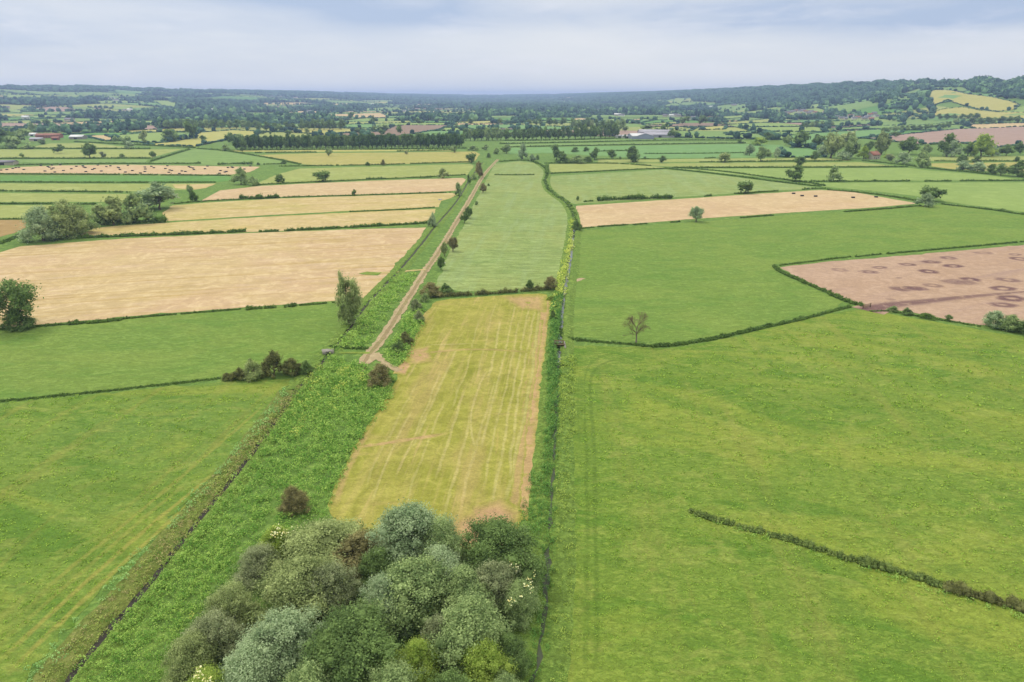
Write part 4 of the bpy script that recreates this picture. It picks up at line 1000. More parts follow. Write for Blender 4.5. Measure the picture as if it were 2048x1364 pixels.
# blossom-like dust of shrub pieces in wall of drain (left ditch dark vegetation)
# ---- the bare tree on the curving hedge
def bare_tree(px, py, hpx, label):
    x, y, z = GT(px, py); s = float(proj(x, y, z)[2])/F; ht = hpx*s*1.05; rg = np.random.default_rng(4)
    root = empty('bare_tree', (x, y, 0)); tb = QB(); br = QB()
    def grow(p, d, ln, r, lv):
        q = p + d*ln*.5 + rg.normal(0, ln*.05, 3); e = p + d*ln
        br.tube([p, q, e], [r, r*.8, r*.6], 5 if lv < 2 else 3, .5)
        if lv >= 5: return
        for i in range(3):
            a = rg.normal(0, 1, 3); a -= a.dot(d)*d; a /= np.linalg.norm(a)+1e-9
            nd = d + a*rg.uniform(.35, .75); nd[2] += .05; nd /= np.linalg.norm(nd)
            grow(p + (e-p)*rg.uniform(.55, 1.0), nd, ln*rg.uniform(.62, .85), max(r*.6, .018), lv+1)
    th_ = ht*.30; tb.tube([(0, 0, -.1), (.05, 0, th_*.5), (0, .05, th_), (.1, 0, th_*1.9)], [ht*.03, ht*.022, ht*.018, ht*.008], 8)
    for i in range(11):
        a = 2*math.pi*i/11+rg.uniform(-.2, .2); up_ = rg.uniform(.35, 1.6); d_ = np.array([math.cos(a), math.sin(a), up_]); d_ /= np.linalg.norm(d_)
        grow(np.array([0, 0, th_*rg.uniform(.75, 1.8)]), d_, ht*rg.uniform(.19, .25), ht*.009, 1)
    link('trunk', tb.mesh('trunk', bark_grey), root); link('branches', br.mesh('branches', flat_mat('twig_bark', '8c7a60', .95, .2, 3)), root)
    return tag(root, label, 'tree')
bare_tree(1272, 686, 62, 'leafless grey brown tree on the curving hedge between the right pastures')

# ---- foreground thicket: willows and shrubs, every crown its own   (picture x, y of crown middle, width px, height m, kind, leaf, label)
th = [
(640,1085,165,7.0,'willow','olive','olive willow at the upper left of the near thicket'),
(815,1060,150,10.5,'willow','silver','silvery tall willow rising highest at the top of the near thicket'),
(880,1085,120,8.0,'willow','mid','green willow right of the silvery tall one'),
(1003,1095,150,8.0,'ash','dark','dark green round tree at the upper right of the near thicket'),
(718,1100,120,6.0,'bush','brown','brownish twiggy shrub between the olive and silvery willows'),
(990,1165,110,7.5,'willow','grey','grey brown half dead crown at the right of the near thicket'),
(930,1180,110,7.5,'willow','mid','mid green willow left of the grey half dead crown'),
(1040,1195,80,6.0,'bush','mid','small shrub with cream flowers on the right margin of the near thicket'),
(600,1165,170,8.0,'willow','olive','broad olive willow in the left middle of the near thicket'),
(655,1165,100,7.5,'willow','grey','greyish willow crown overlapping the broad olive one'),
(465,1205,100,6.0,'willow','olive','lower willow on the left shoulder of the near thicket'),
(512,1120,80,5.0,'bush','grey','greyish shrub on the upper left margin of the near thicket'),
(552,1078,70,5.0,'bush','yellow','elder shrub with yellow cream flowers near the upper left of the thicket'),
(835,1170,180,8.5,'willow','mid','large green willow in the centre of the near thicket'),
(770,1195,110,7.0,'willow','silver','pale willow left of the central green one'),
(940,1255,170,8.5,'willow','mid','large domed willow in the right centre of the near thicket'),
(695,1300,185,9.0,'ash','dark','big dark green rounded tree low in the middle of the thicket'),
(560,1275,150,8.0,'willow','silver','silvery willow low in the left part of the thicket'),
(430,1262,110,5.5,'bush','grey','greyish brown bare looking shrub on the left flank of the thicket'),
(375,1310,105,5.5,'willow','olive','olive brown shrub at the lower left corner of the thicket'),
(835,1320,100,6.0,'willow','yellow','yellow green shrub left of its larger twin at the bottom'),
(965,1325,115,6.5,'willow','yellow','larger yellow green shrub at the bottom right of the thicket'),
(880,1270,80,6.0,'bush','grey','grey shrub between the domed willow and the dark rounded tree'),
(500,1335,140,7.0,'willow','silver','pale willow at the bottom edge of the photo, left'),
(620,1385,150,8.0,'willow','mid','green willow cut by the bottom edge, middle'),
(780,1385,140,7.5,'willow','mid','green willow cut by the bottom edge, right of the dark tree'),
(905,1395,120,7.0,'willow','dark','dark willow cut by the bottom edge, below the yellow green shrubs'),
(410,1390,120,6.0,'willow','yellow','yellow flowered shrub cut by the bottom edge at the left'),
(1020,1300,80,5.0,'bush','dark','low dark shrub on the lower right margin of the thicket'),
(1012,1385,90,5.0,'bush','mid','low green shrub at the bottom right corner of the thicket'),
(760,1130,90,6.0,'bush','dark','dark shrub in the gap below the silvery tall willow'),
(880,1135,110,7.5,'willow','silver','small silvery crown below the green willow of the top'),
(1050,1135,70,5.0,'bush','mid','low green shrub below the dark round tree at the right margin'),
]
rg = np.random.default_rng(21)
for (px, py, wp, ht, kind, leaf, label) in th:
    x, y = G(px, py, ht*.55); s = float(proj(x, y, ht*.55)[2])/F; w_ = wp*s*1.15
    plant(x, y, 0, w_, ht, kind, leaf, label, lod=0)
def blossom(pts, label):
    qb = QB(); c = None
    for (px, py, z) in pts:
        x, y = G(px, py, z)
        if c is None: c = np.array([x, y, z])
        k = 7; P = np.array([x, y, z]) - c + rg.normal(0, .28, (k, 3)); V, Q = cards(P, np.tile([0, -.3, 1.], (k, 1)), .11, rg, .9); qb.add(V, Q, rg.uniform(0, 1, k))
    o = link('blossom', qb.mesh('blossom', L['blossom'])); o.location = c; return o
# flower heads belong to their shrub
roots = {o['label']: o for o in C.objects if 'label' in o.keys()}
def give_flowers(label, spots):
    r = roots[label]; o = blossom(spots, label); M_ = o.location.copy()
    bpy.context.view_layer.update(); o.parent = r; o.matrix_parent_inverse = r.matrix_world.inverted(); o.location = M_
give_flowers('small shrub with cream flowers on the right margin of the near thicket', [(1045+rg.normal(0,14), 1150+rg.normal(0,14), 5.6+rg.uniform(-.6,.6)) for _ in range(6)] + [(1030+rg.normal(0,12), 1195+rg.normal(0,8), 5.3) for _ in range(3)])
give_flowers('elder shrub with yellow cream flowers near the upper left of the thicket', [(556+rg.normal(0,12), 1062+rg.normal(0,9), 4.8+rg.uniform(-.3,.4)) for _ in range(9)])
give_flowers('yellow flowered shrub cut by the bottom edge at the left', [(405+rg.normal(0,12), 1352+rg.normal(0,8), 5.8) for _ in range(7)])

# ---- tall herbs and grass tufts: nobody could count them
_BP = np.concatenate([LDW, RDW])
def bankz(x, y):
    out = np.empty(len(x))
    for i in range(0, len(x), 20000):
        d = np.sqrt(((x[i:i+20000, None]-_BP[None, :, 0])**2 + (y[i:i+20000, None]-_BP[None, :, 1])**2).min(1))
        out[i:i+20000] = np.interp(d, [0, .5, 1.2, 2.2, 3.4, 4.5], [0, .12, .3, .26, .12, 0])
    return out
def herbs(name, polys, per, lobe_r, lobe_h, leaf_s, n_leaf, leaf, label, seed, zc=.25, cat='plants', flat=.9, dmax=1e9, fade=None):
    rg = np.random.default_rng(seed); qb_l = []; 
    for poly in polys:
        W = np.array([G(*p) for p in poly]); lo, hi = W.min(0), W.max(0); n = int(min((hi-lo).prod()*per, 400000))
        q = rg.uniform(lo, hi, (n, 2)); q = q[pip([tuple(p) for p in W], q[:, 0], q[:, 1])]
        if fade: q = q[rg.random(len(q)) < np.clip(fade/np.hypot(*q.T), .05, 1)**2]
        qb_l.append(q)
    q = np.concatenate(qb_l); k = len(q); o = q.mean(0)
    sc = rg.uniform(.6, 1.3, k)*np.clip(np.hypot(*q.T)/90, .8, 2.2)
    n = k*n_leaf; li = np.repeat(np.arange(k), n_leaf); r = lobe_r*sc[li]
    d = rg.normal(0, 1, (n, 3)); d[:, 2] = np.abs(d[:, 2])*flat; d /= np.linalg.norm(d, axis=1)[:, None]
    P = np.c_[q[li]-o, zc*.4 + bankz(q[:, 0], q[:, 1])[li]] + d*np.c_[r, r, lobe_h*sc[li]]*rg.uniform(.6, 1.05, n)[:, None]
    V, Q = cards(P, d + (0, 0, .4), leaf_s*sc[li], rg); cv = rg.uniform(0, 1, k)
    ob = link(name, qmesh(name, V, Q, .55*cv[li]+.45*rg.uniform(0, 1, n), L[leaf])); ob.location = (o[0], o[1], 0)
    return tag(ob, label, cat, kind='stuff')
STRIP = [(662,716),(735,735),(750,760),(790,790),(735,855),(700,915),(672,985),(640,1060),(560,1090),(470,1180),(390,1250),(330,1330),(290,1500),(85,1500),(150,1364),(226,1270),(306,1180),(404,1052),(474,965),(552,862),(604,785)]
herbs('tall_herbs', [STRIP], 1.3, .62, .75, .13, 22, 'herb', 'knee high bright green herbs filling the strip between ditch and mown field', 31)
herbs('tall_herbs', [[(600,760),(690,735),(735,760),(720,830),(640,840),(560,900)], [(330,1300),(400,1200),(420,1240),(330,1364)]], .2, .5, .85, .11, 16, 'herb_yellow', 'yellow flowering herbs scattered in the green strip by the fork', 32)
herbs('tall_herbs', [[(700,665),(722,680),(715,697),(670,697)], [(836,546),(800,592),(770,638),(742,680),(724,697),(700,690),(725,640),(765,590),(806,548)]], .5, .5, .4, .14, 14, 'herb', 'rough green herbs between the left ditch and the track', 33)
herbs('tall_herbs', [[(812,638),(846,606),(850,640),(815,715),(795,742),(776,724),(768,706),(786,684)]], .7, .6, .7, .14, 20, 'herb', 'green herbs between the track and the mown field', 34)
herbs('tall_herbs', [[(150,1364),(226,1270),(306,1180),(404,1052),(474,1060),(420,1180),(340,1290),(310,1400),(240,1480),(90,1480)]], 2.0, .5, .7, .12, 18, 'herb', 'dense bright herbs beside the lower end of the left ditch', 45)
herbs('thicket_shade', [[(500,1110),(640,1040),(760,1070),(800,1040),(900,1080),(1040,1080),(1050,1200),(1030,1400),(1030,1500),(330,1500),(350,1320),(420,1200)]], 1.2, .7, 1.3, .16, 22, 'dark', 'dark leaf clumps put in as shade under the near thicket', 46)  # dark leaf clumps added in place of the shaded soil between the crowns
BK = [(1040,1420),(1058,1300),(1075,1100),(1085,950),(1092,820),(1100,700),(1104,620),(1112,590),(1124,590),(1116,680),(1110,800),(1102,950),(1094,1100),(1080,1260),(1062,1420)]
herbs('bank_plants', [BK, [(1035,1050),(1052,985),(1065,940),(1085,950),(1078,1100),(1070,1200),(1052,1180),(1080,1100)]], 2.0, .45, .7, .11, 18, 'deep_herb', 'lush green plants on the left bank of the right hand drain', 35)
herbs('reeds', [[(1030,1500),(1066,1330),(1084,1150),(1094,1000),(1101,880),(1107,780),(1112,735),(1120,735),(1118,820),(1115,950),(1110,1100),(1100,1300),(1080,1500)]], 1.6, .35, .7, .10, 16, 'deep_herb', 'deep green reeds standing in the right hand drain', 36)
herbs('bank_plants', [[(1100,1420),(1106,1200),(1112,1000),(1118,850),(1122,720),(1150,710),(1150,850),(1152,1000),(1158,1200),(1166,1420)]], .9, .45, .45, .11, 16, 'yellow', 'rough yellow green grass on the right bank of the drain', 37)
herbs('bank_plants', [[(1118,560),(1140,480),(1140,440),(1146,440),(1142,500),(1128,580),(1112,640),(1104,640),(1108,600)]], .5, .6, .7, .16, 12, 'herb_yellow', 'yellow flowering plants along the left bank of the drain beyond the hedge', 38)
herbs('dead_reeds', [[(-20,1480),(80,1364),(180,1240),(280,1130),(380,1010),(450,935),(530,850),(575,790),(600,775),(560,850),(480,945),(415,1025),(320,1140),(230,1240),(130,1364),(40,1480)]], .6, .45, .35, .10, 16, 'dead', 'brown dead reeds and docks on the left bank of the left ditch', 39, fade=140)
herbs('bank_plants', [[(-60,1480),(70,1320),(200,1180),(300,1075),(400,975),(500,870),(565,785),(590,775),(540,850),(450,945),(330,1085),(210,1220),(110,1340),(20,1460)]], .5, .5, .6, .12, 16, 'reed', 'pale green grass fringe along the meadow side of the left ditch', 40)
herbs('bank_plants', [[(-20,1480),(80,1364),(180,1240),(280,1130),(380,1010),(450,935),(530,850),(600,775),(640,730),(648,735),(600,800),(545,862),(466,965),(396,1052),(296,1180),(214,1275),(138,1364),(60,1480)]], 1.3, .5, .35, .11, 16, 'hedge_mix2', 'olive green rank plants between the brown reeds of the left ditch bank', 43)
herbs('drain_plants', [[(1148,450),(1144,428),(1131,408),(1111,395),(1093,380),(1087,362),(1093,348),(1097,348),(1093,362),(1098,377),(1114,390),(1135,403),(1150,424),(1153,450)]], .3, .5, .5, .18, 12, 'hedge', 'dark rank plants along the far bend of the right hand drain', 47)
herbs('meadow_fringe', [[(1375,1022),(1410,1030),(1500,1056),(1640,1096),(1880,1168),(2048,1216),(2400,1316),(2400,1345),(2048,1240),(1880,1190),(1640,1114),(1500,1072),(1400,1042),(1340,1030)]], 1.0, .5, .4, .12, 12, 'herb', 'bluish green grass fringe along the near hedge in the right meadow', 48)
herbs('ditch_weeds', [[(128,1364),(208,1270),(288,1180),(388,1050),(458,965),(538,860),(640,730),(690,672),(722,622),(800,540),(808,540),(730,622),(698,672),(648,730),(548,860),(470,965),(402,1050),(304,1180),(226,1270),(150,1364)]], .35, .4, .6, .12, 14, 'herb', 'green weeds hanging into the left ditch', 44)
# meadow grass: tussocks in the near fields
herbs('meadow_grass', [[(1168,1364),(1160,1050),(1160,760),(1400,700),(1700,640),(2048,690),(2300,800),(2300,1500),(1165,1500)]], .7, .5, .16, .12, 7, 'grass', 'long grass tussocks in the right hay meadow', 41, zc=.12, cat='grass', fade=80)
herbs('meadow_grass', [[(-60,808),(440,772),(570,770),(500,850),(390,970),(250,1110),(60,1320),(-60,1450)]], .6, .5, .16, .12, 7, 'grass', 'long grass tussocks in the near left pasture', 42, zc=.12, cat='grass', fade=90)
vill = [(1552,229),(1558,232),(1563,230),(1568,234),(1574,231),(1580,227),(1586,225),(1592,224),(1600,225),(1606,223),(1611,226),(1617,229),(1622,226),(1630,228),(1636,233),(1595,231),(1603,232),(1570,228),(1642,231),(1650,226),
        (1675,237),(1682,239),(1700,235),(1704,230),(1710,234),(1715,238),(1708,240),(1728,240),(1740,233),(1748,230),(1752,235),(1742,241),(1735,237),(1690,240)]
farh = [(215,199),(225,198),(232,202),(110,205),(52,238),(150,230),(12,217),(90,210),(260,222),(250,223),(385,229),(392,230),(480,234),(492,233),(500,235),(755,197),(765,197),(808,224),(700,217),(720,215),(745,210),
        (1070,228),(1085,227),(1062,230),(1235,232),(1243,233),(1258,228),(1330,234),(1342,234),(1350,233),(1356,234),(1415,214),(1422,216),(1468,212),(1380,240),(1386,239),(1275,228),(1200,222),(1105,219),(1290,222),(310,186),(180,232),(140,243),(340,233),(425,222),(560,232),(620,225)]
HP = np.array([GT(*p)[:2] for p in vill+farh]); HB = np.array([GT(*p)[:2] for p in [(1252,276),(1238,275.5),(1272,277),(1290,277.3),(1318,274.5),(1296,274),(108,276),(86,275.5),(68,273),(75,282),(112,280),(157,278),(10,329.5)]])
def open_view(X, Y):
    """no trees growing into the buildings or right in front of them"""
    ok = np.ones(len(X), bool)
    for A_, r1, r2 in ((HP, 13, 34), (HB, 24, 60)):
        for hx, hy in A_:
            n_ = math.hypot(hx, hy); ux, uy = hx/n_, hy/n_; dx = X-hx; dy = Y-hy; al = -(dx*ux+dy*uy); ac = np.abs(dx*uy-dy*ux)
            ok &= ~((ac < r1) & (al > -r1) & (al < r2))
    return ok
# ================================================================== FAR COUNTRY: patchwork of fields, hedgerow trees, woods
for nm, mt, pts in [
 ('slope_field','gold_pale',[(1851,190),(1868,181),(1891,181),(1936,189),(1986,195),(2026,205),(2038,211),(2026,222),(1991,224),(1961,219),(1926,211),(1906,205),(1896,200),(1868,212),(1858,197)]),
 ('slope_field','gold_pale',[(1866,232),(1868,225),(1891,219),(1926,215),(1961,222),(1998,226),(2048,226),(2150,230),(2150,240),(2048,239),(1961,239),(1911,237),(1870,234)]),
 ('slope_field','green',[(1861,176),(1926,175),(1938,181),(1926,185),(1868,180)]),
 ('slope_field','tan_far',[(1824,172),(1845,170),(1840,177),(1825,179)]),
 ('slope_field','green',[(1811,187),(1841,177),(1843,181),(1826,190)]),
 ('soil_field','pink',[(1731,277),(1801,270),(1911,259),(2048,254),(2300,246),(2300,292),(2048,290),(1991,296),(1911,285),(1856,289),(1798,285),(1761,281)]),
 ('pasture','green',[(1601,252),(1628,245),(1698,242),(1748,242),(1736,250),(1648,253)]),
 ('pasture','green',[(1643,259),(1761,252),(1911,244),(2048,241),(2048,247),(1911,250),(1736,259),(1648,262)]),
 ('pasture','teal',[(1573,272),(1656,265),(1811,257),(1801,266),(1731,275),(1640,290),(1580,290)]),
 ('pasture','teal',[(1561,297),(1618,296),(1650,305),(1645,315),(1563,315)]),
 ('pasture','bright',[(1441,234),(1487,231),(1488,236),(1441,239.5)]), ('pasture','yellow_green',[(1429,248),(1544,238),(1544,245),(1451,250)]),
 ('hay_field','yellow',[(1400,260.5),(1406,255),(1453,252),(1449,259.5)]), ('pasture','bright',[(1454,230),(1523,220.5),(1554,215),(1579,218.5),(1528,228),(1492,229)]),
 ('pasture','bright',[(1583,219),(1600,213),(1640,208),(1640,216)]), ('pasture','green',[(1428,219),(1477,217),(1478,220),(1457,222.5)]),
 ('pasture','green',[(1451,267),(1531,261.5),(1528,266),(1457,271)]), ('pasture','yellow_green',[(1286,249.5),(1356,244),(1356,248.5),(1288,251.5)]),
 ('hay_field','tan_far',[(1259,240),(1284,238),(1282,241),(1262,242)]), ('hay_field','yellow_green',[(1340,259),(1393,256.5),(1381,262),(1344,261)]),
 ('crop_field','teal',[(1024,257),(1039,251),(1114,254),(1144,256),(1144,260),(1030,260)]),
 ('ploughed_field','brown',[(637,273),(630,272),(712,265),(762,264),(787,254),(807,251),(900,251),(880,260),(825,268),(812,271),(712,273)]),
 ('hay_field','yellow',[(575,265),(587,257.5),(682,257.5),(752,261),(712,265),(637,269)]),
 ('crop_field','teal',[(685,250),(747,249),(750,257),(687,256)]), ('pasture','yellow_green',[(687,245),(822,242),(825,246),(692,249)]),
 ('hay_field','tan_far',[(604,231),(762,227),(774,232),(774,236),(712,236),(694,234)]), ('crop_field','teal',[(902,251),(1024,250),(1024,257),(949,260),(932,256),(902,254)]),
 ('hay_field','yellow',[(887,246),(937,244),(1024,241),(1024,246),(952,248)]), ('hay_field','tan_far',[(657,210),(687,207.5),(724,210),(702,214.5),(672,214.5)]),
 ('hay_field','tan_far',[(829,209),(882,209.5),(882,214),(847,215)]), ('hay_field','tan_far',[(175,272),(212,271),(237,280),(215,283),(187,277)]),
 ('hay_field','bright',[(217,272),(342,264),(343,276),(395,277),(287,286),(237,282)]), ('hay_field','yellow',[(397,266),(470,261),(520,264),(505,274),(475,275),(387,294),(287,290),(337,285),(387,277)]),
 ('soil_field','pink',[(0,247),(125,249),(312,252),(320,260),(250,260),(125,255),(0,254)]),
 ('pasture','bright',[(12,192),(92,192),(135,199),(75,202),(20,200)]), ('pasture','bright',[(300,202),(337,202),(362,215),(325,213)]), ('pasture','green',[(135,215),(175,215),(200,221),(155,221)]),
 ('pasture','bright',[(225,214),(262,215),(262,220),(225,220)]), ('pasture','green',[(232,187),(280,190),(270,194),(245,192)]), ('pasture','green',[(150,187),(187,187),(185,191),(155,191)]),
 ('pasture','bright',[(12,220),(45,222),(42,227),(15,225)]), ('pasture','bright',[(447,215),(487,214),(487,219),(450,218)]),
 ('pasture','teal',[(560,214),(600,212),(680,214),(640,218),(570,219)]), ('hay_field','tan_far',[(512,208),(540,206),(535,211)]), ('pasture','bright',[(1350,197),(1372,198),(1360,210),(1345,206)]),
 ('hay_field','tan_far',[(1145,238),(1165,237),(1180,240),(1150,242)]), ('pasture','bright',[(1180,241),(1240,238),(1230,243)]),
]:
    if mt == 'gold_pale' and mt not in M:
        M[mt] = ground_mat('ripening_slope', 'c2bd70', 'b9b660', 'cdc67e', 80, 14, 3, amp=.06, bump=.2, seed=29, stripes=[(1.2, 9, 200, 'ada95c', .5, .7, .5)])
    far_field(nm, pts, M[mt])

rg = np.random.default_rng(99)
VIEWX = .86
# jittered grid of field corners, larger far away
cells = []; segs = []
def grid_zone(r_lo, r_hi, dx, dy):
    nx = int(2*r_hi*.9/dx)+2; ny = int(r_hi/dy)+2
    ii, jj = np.meshgrid(np.arange(nx+1), np.arange(ny+1), indexing='ij')
    X = (ii-nx/2)*dx + rg.normal(0, dx*.17, ii.shape) + jj*dy*.18; Y = jj*dy + rg.normal(0, dy*.17, ii.shape) + ii*dx*.05 - 200
    for i in range(nx):
        for j in range(ny):
            q = [(X[i,j],Y[i,j]),(X[i+1,j],Y[i+1,j]),(X[i+1,j+1],Y[i+1,j+1]),(X[i,j+1],Y[i,j+1])]
            cx = sum(p[0] for p in q)/4; cy = sum(p[1] for p in q)/4; r = math.hypot(cx, cy)
            if r < r_lo or r >= r_hi or cy < 700 or abs(cx) > cy*VIEWX+150: continue
            px, py, _ = proj(cx, cy, float(hgt(cx, cy)))
            if r < 1500 and py > (284 if px < 560 else 276): continue
            cells.append((q, cx, cy, r)); segs.append((q[0], q[1], r)); segs.append((q[0], q[3], r))
grid_zone(1120, 2300, 170, 210); grid_zone(2300, 4800, 230, 250); grid_zone(4800, 12500, 420, 430)
fm = ['green', 'bright', 'teal', 'yellow_green', 'tan_far', 'deep', 'yellow', 'brown', 'pink']; fp = np.array([.27, .2, .12, .14, .08, .08, .05, .03, .03])
V = []; Q = []; MI = []; wood_cells = []
def wood_prob(px, py, x, y, r):
    if pip(WOODR, px, py) or pip(WOODR2, px, py): return 1.0
    if r < 1700: return .06
    if px > 1100 and px < 1500 and py < 240: return .5
    return .15 if r < 2600 else (.28 if r < 5500 else .42)
WOODR = [(1175,186),(1300,180),(1450,172),(1600,160),(1700,155),(1800,155),(1826,165),(1822,178),(1800,190),(1760,198),(1700,203),(1640,207),(1590,214),(1540,214),(1490,212),(1440,208),(1380,196),(1300,200),(1240,205),(1180,200)]
WOODR2 = [(1845,152),(2200,148),(2200,215),(2048,208),(1985,193),(1940,185),(1938,178),(1925,173),(1845,170)]
WOODR3 = [(1740,200),(1800,190),(1855,190),(1870,215),(1865,240),(1800,246),(1760,240),(1770,225),(1740,215)]
for (q, cx, cy, r) in cells:
    k = 4 if r < 4800 else 5; b = len(V)
    for u in np.linspace(.012, .988, k+1):
        for v in np.linspace(.012, .988, k+1):
            x = (q[0][0]*(1-u)+q[1][0]*u)*(1-v)+(q[3][0]*(1-u)+q[2][0]*u)*v; y = (q[0][1]*(1-u)+q[1][1]*u)*(1-v)+(q[3][1]*(1-u)+q[2][1]*u)*v
            V.append((x, y, 0))
    for i in range(k):
        for j in range(k): Q.append((b+i*(k+1)+j, b+(i+1)*(k+1)+j, b+(i+1)*(k+1)+j+1, b+i*(k+1)+j+1))
    m_ = rg.choice(len(fp), p=fp/fp.sum()); MI += [m_]*(k*k)
    px, py, _ = proj(cx, cy, float(hgt(cx, cy)))
    if rg.random() < wood_prob(float(px), float(py), cx, cy, r): wood_cells.append((q, r))
V = np.array(V); r_ = np.hypot(V[:, 0], V[:, 1]); V[:, 2] = hgt(V[:, 0], V[:, 1]) + .25 + np.maximum(r_-1200, 0)/2600
me = qmesh('far_fields', V, Q)
for k_ in fm: me.materials.append(M[k_])
me.polygons.foreach_set('material_index', np.array(MI, np.int32))
if me.polygons[0].normal.z < 0: me.flip_normals()
tag(link('far_fields', me), kind='structure')

ALLP = NEARP + FARP
def clear(x, y, z=None, pad=0):
    """not on an explicitly drawn field"""
    px, py, _ = proj(x, y, hgt(x, y) if z is None else z); ok = np.ones(np.shape(x), bool)
    for p in ALLP: ok &= ~pip(p, px, py)
    return ok
def blobs(name, X, Y, W, Hh, mat, label, cat, seed, cards_n=0):
    """many small far trees as one object: lumpy crowns of several faces plus loose leaf clumps"""
    rg = np.random.default_rng(seed); cV, cQ = cube_sphere(); n = len(X); Z = hgt(X, Y); m = len(cV)
    R = rg.uniform(.72, 1.18, (n, m)); base = cV[None]*R[:, :, None]
    base = base*np.stack([W/2, W/2, Hh/2], 1)[:, None, :]; base[:, :, 2] += (Hh*.52)[:, None]
    base[:, :, 2] = np.maximum(base[:, :, 2], -.5)
    base += np.stack([X, Y, Z], 1)[:, None, :]
    Q = (cQ[None] + (np.arange(n)*m)[:, None, None]).reshape(-1, 4); tv = rg.uniform(0, 1, n)
    att = np.clip(np.repeat(tv, len(cQ)) + rg.normal(0, .15, n*len(cQ)), 0, 1); Vs = [base.reshape(-1, 3)]; Qs = [Q]; As = [att]
    if cards_n:
        d = rg.normal(0, 1, (n, cards_n, 3)); d[:, :, 2] += .4; d /= np.linalg.norm(d, axis=2)[:, :, None]
        P = d*np.stack([W/2, W/2, Hh/2], 1)[:, None, :]*rg.uniform(.85, 1.15, (n, cards_n, 1)); P[:, :, 2] += (Hh*.52)[:, None]; P += np.stack([X, Y, Z], 1)[:, None, :]
        v2, q2 = cards(P.reshape(-1, 3), d.reshape(-1, 3), np.repeat(W*.16, cards_n), rg, .8)
        Qs.append(q2 + len(Vs[0])); Vs.append(v2); As.append(np.clip(np.repeat(tv, cards_n)+rg.normal(0, .25, n*cards_n), 0, 1))
    me = qmesh(name, np.concatenate(Vs), np.concatenate(Qs), np.concatenate(As), mat)
    return tag(link(name, me), label, cat, kind='stuff')
# woods
X = []; Y = []; Wd = []
for q, r in wood_cells:
    area = abs(sum(q[i][0]*q[(i+1) % 4][1]-q[(i+1) % 4][0]*q[i][1] for i in range(4)))/2; sp = 11 if r < 2600 else (14 if r < 4800 else 24)
    n = int(area/sp**2); u = rg.random(n); v = rg.random(n)
    X.append((q[0][0]*(1-u)+q[1][0]*u)*(1-v)+(q[3][0]*(1-u)+q[2][0]*u)*v); Y.append((q[0][1]*(1-u)+q[1][1]*u)*(1-v)+(q[3][1]*(1-u)+q[2][1]*u)*v); Wd.append(np.full(n, sp*1.05))
# drawn woods: fill by rejection
n = 60000; az = rg.uniform(math.atan(-.0), math.atan(.95), n); r = np.sqrt(rg.uniform(1500**2, 9000**2, n)); x = r*np.sin(az); y = r*np.cos(az)
px, py, _ = proj(x, y, hgt(x, y)); k = pip(WOODR, px, py) | pip(WOODR2, px, py) | (pip(WOODR3, px, py) & (rg.random(n) < .75))
X.append(x[k]); Y.append(y[k]); Wd.append(np.where(r[k] < 4500, 14.0, 22.0))
X = np.concatenate(X); Y = np.concatenate(Y); Wd = np.concatenate(Wd)*rg.uniform(.8, 1.35, len(X)); k = clear(X, Y) & open_view(X, Y); X, Y, Wd = X[k], Y[k], Wd[k]
Hh = np.clip(Wd*rg.uniform(.7, 1.45, len(X)), 7, 23); Hh = Hh*(.8+.45*np.sin(X/47+1)*np.sin(Y/61)+.3*np.sin(X/23-Y/31)); Hh = np.clip(Hh, 6, 26); far = np.hypot(X, Y) > 3200; light = rg.random(len(X)) < .3
blobs('far_woodland', X[far], Y[far], Wd[far], Hh[far], L['far'], 'distant woods covering the hills on both sides, fading blue', 'woodland', 1)
k = ~far & ~light; blobs('woodland', X[k], Y[k], Wd[k], Hh[k], L['far'], 'dark woods and thickets at the foot of the hills', 'woodland', 2, 14)
k = ~far & light; blobs('woodland', X[k], Y[k], Wd[k], Hh[k], L['far_light'], 'lighter green trees mixed into the woods at the foot of the hills', 'woodland', 3, 14)
# hedgerows along the field edges, with big hedgerow trees
X = []; Y = []; Wd = []; Hh = []
for a, b, r in segs:
    if rg.random() < .25: continue
    Ls = math.hypot(b[0]-a[0], b[1]-a[1]); sp = 6 if r < 2300 else (9 if r < 4800 else 17); n = max(2, int(Ls/sp)); u = (np.arange(n)+rg.random(n))/n
    x = a[0]+(b[0]-a[0])*u; y = a[1]+(b[1]-a[1])*u; big = rg.random(n) < (.2 if r < 2300 else .45)*np.clip(.75+.9*np.sin(x/83+1)*np.sin(y/97)+.5*np.sin(x/37-y/51), .03, 1.6)
    X.append(x); Y.append(y); w0 = sp*1.35*rg.uniform(.8, 1.3, n); Wd.append(np.where(big, rg.uniform(8, 15, n)*(1 if r < 4800 else 1.6), w0)); Hh.append(np.where(big, rg.uniform(7, 13, n), rg.uniform(1.6, 3.5, n)*(1 if r < 4800 else 1.8)))
X, Y, Wd, Hh = map(np.concatenate, (X, Y, Wd, Hh)); k = clear(X, Y) & open_view(X, Y); X, Y, Wd, Hh = X[k], Y[k], Wd[k], Hh[k]
near = np.hypot(X, Y) < 2600
blobs('far_hedgerows', X[~near], Y[~near], Wd[~near], Hh[~near], L['far'], 'distant hedgerows and trees dividing the far fields', 'hedgerows', 4)
blobs('hedgerows', X[near], Y[near], Wd[near], Hh[near], L['far'], 'hedgerows with scattered trees dividing the fields beyond the tree belt', 'hedgerows', 5, 10)
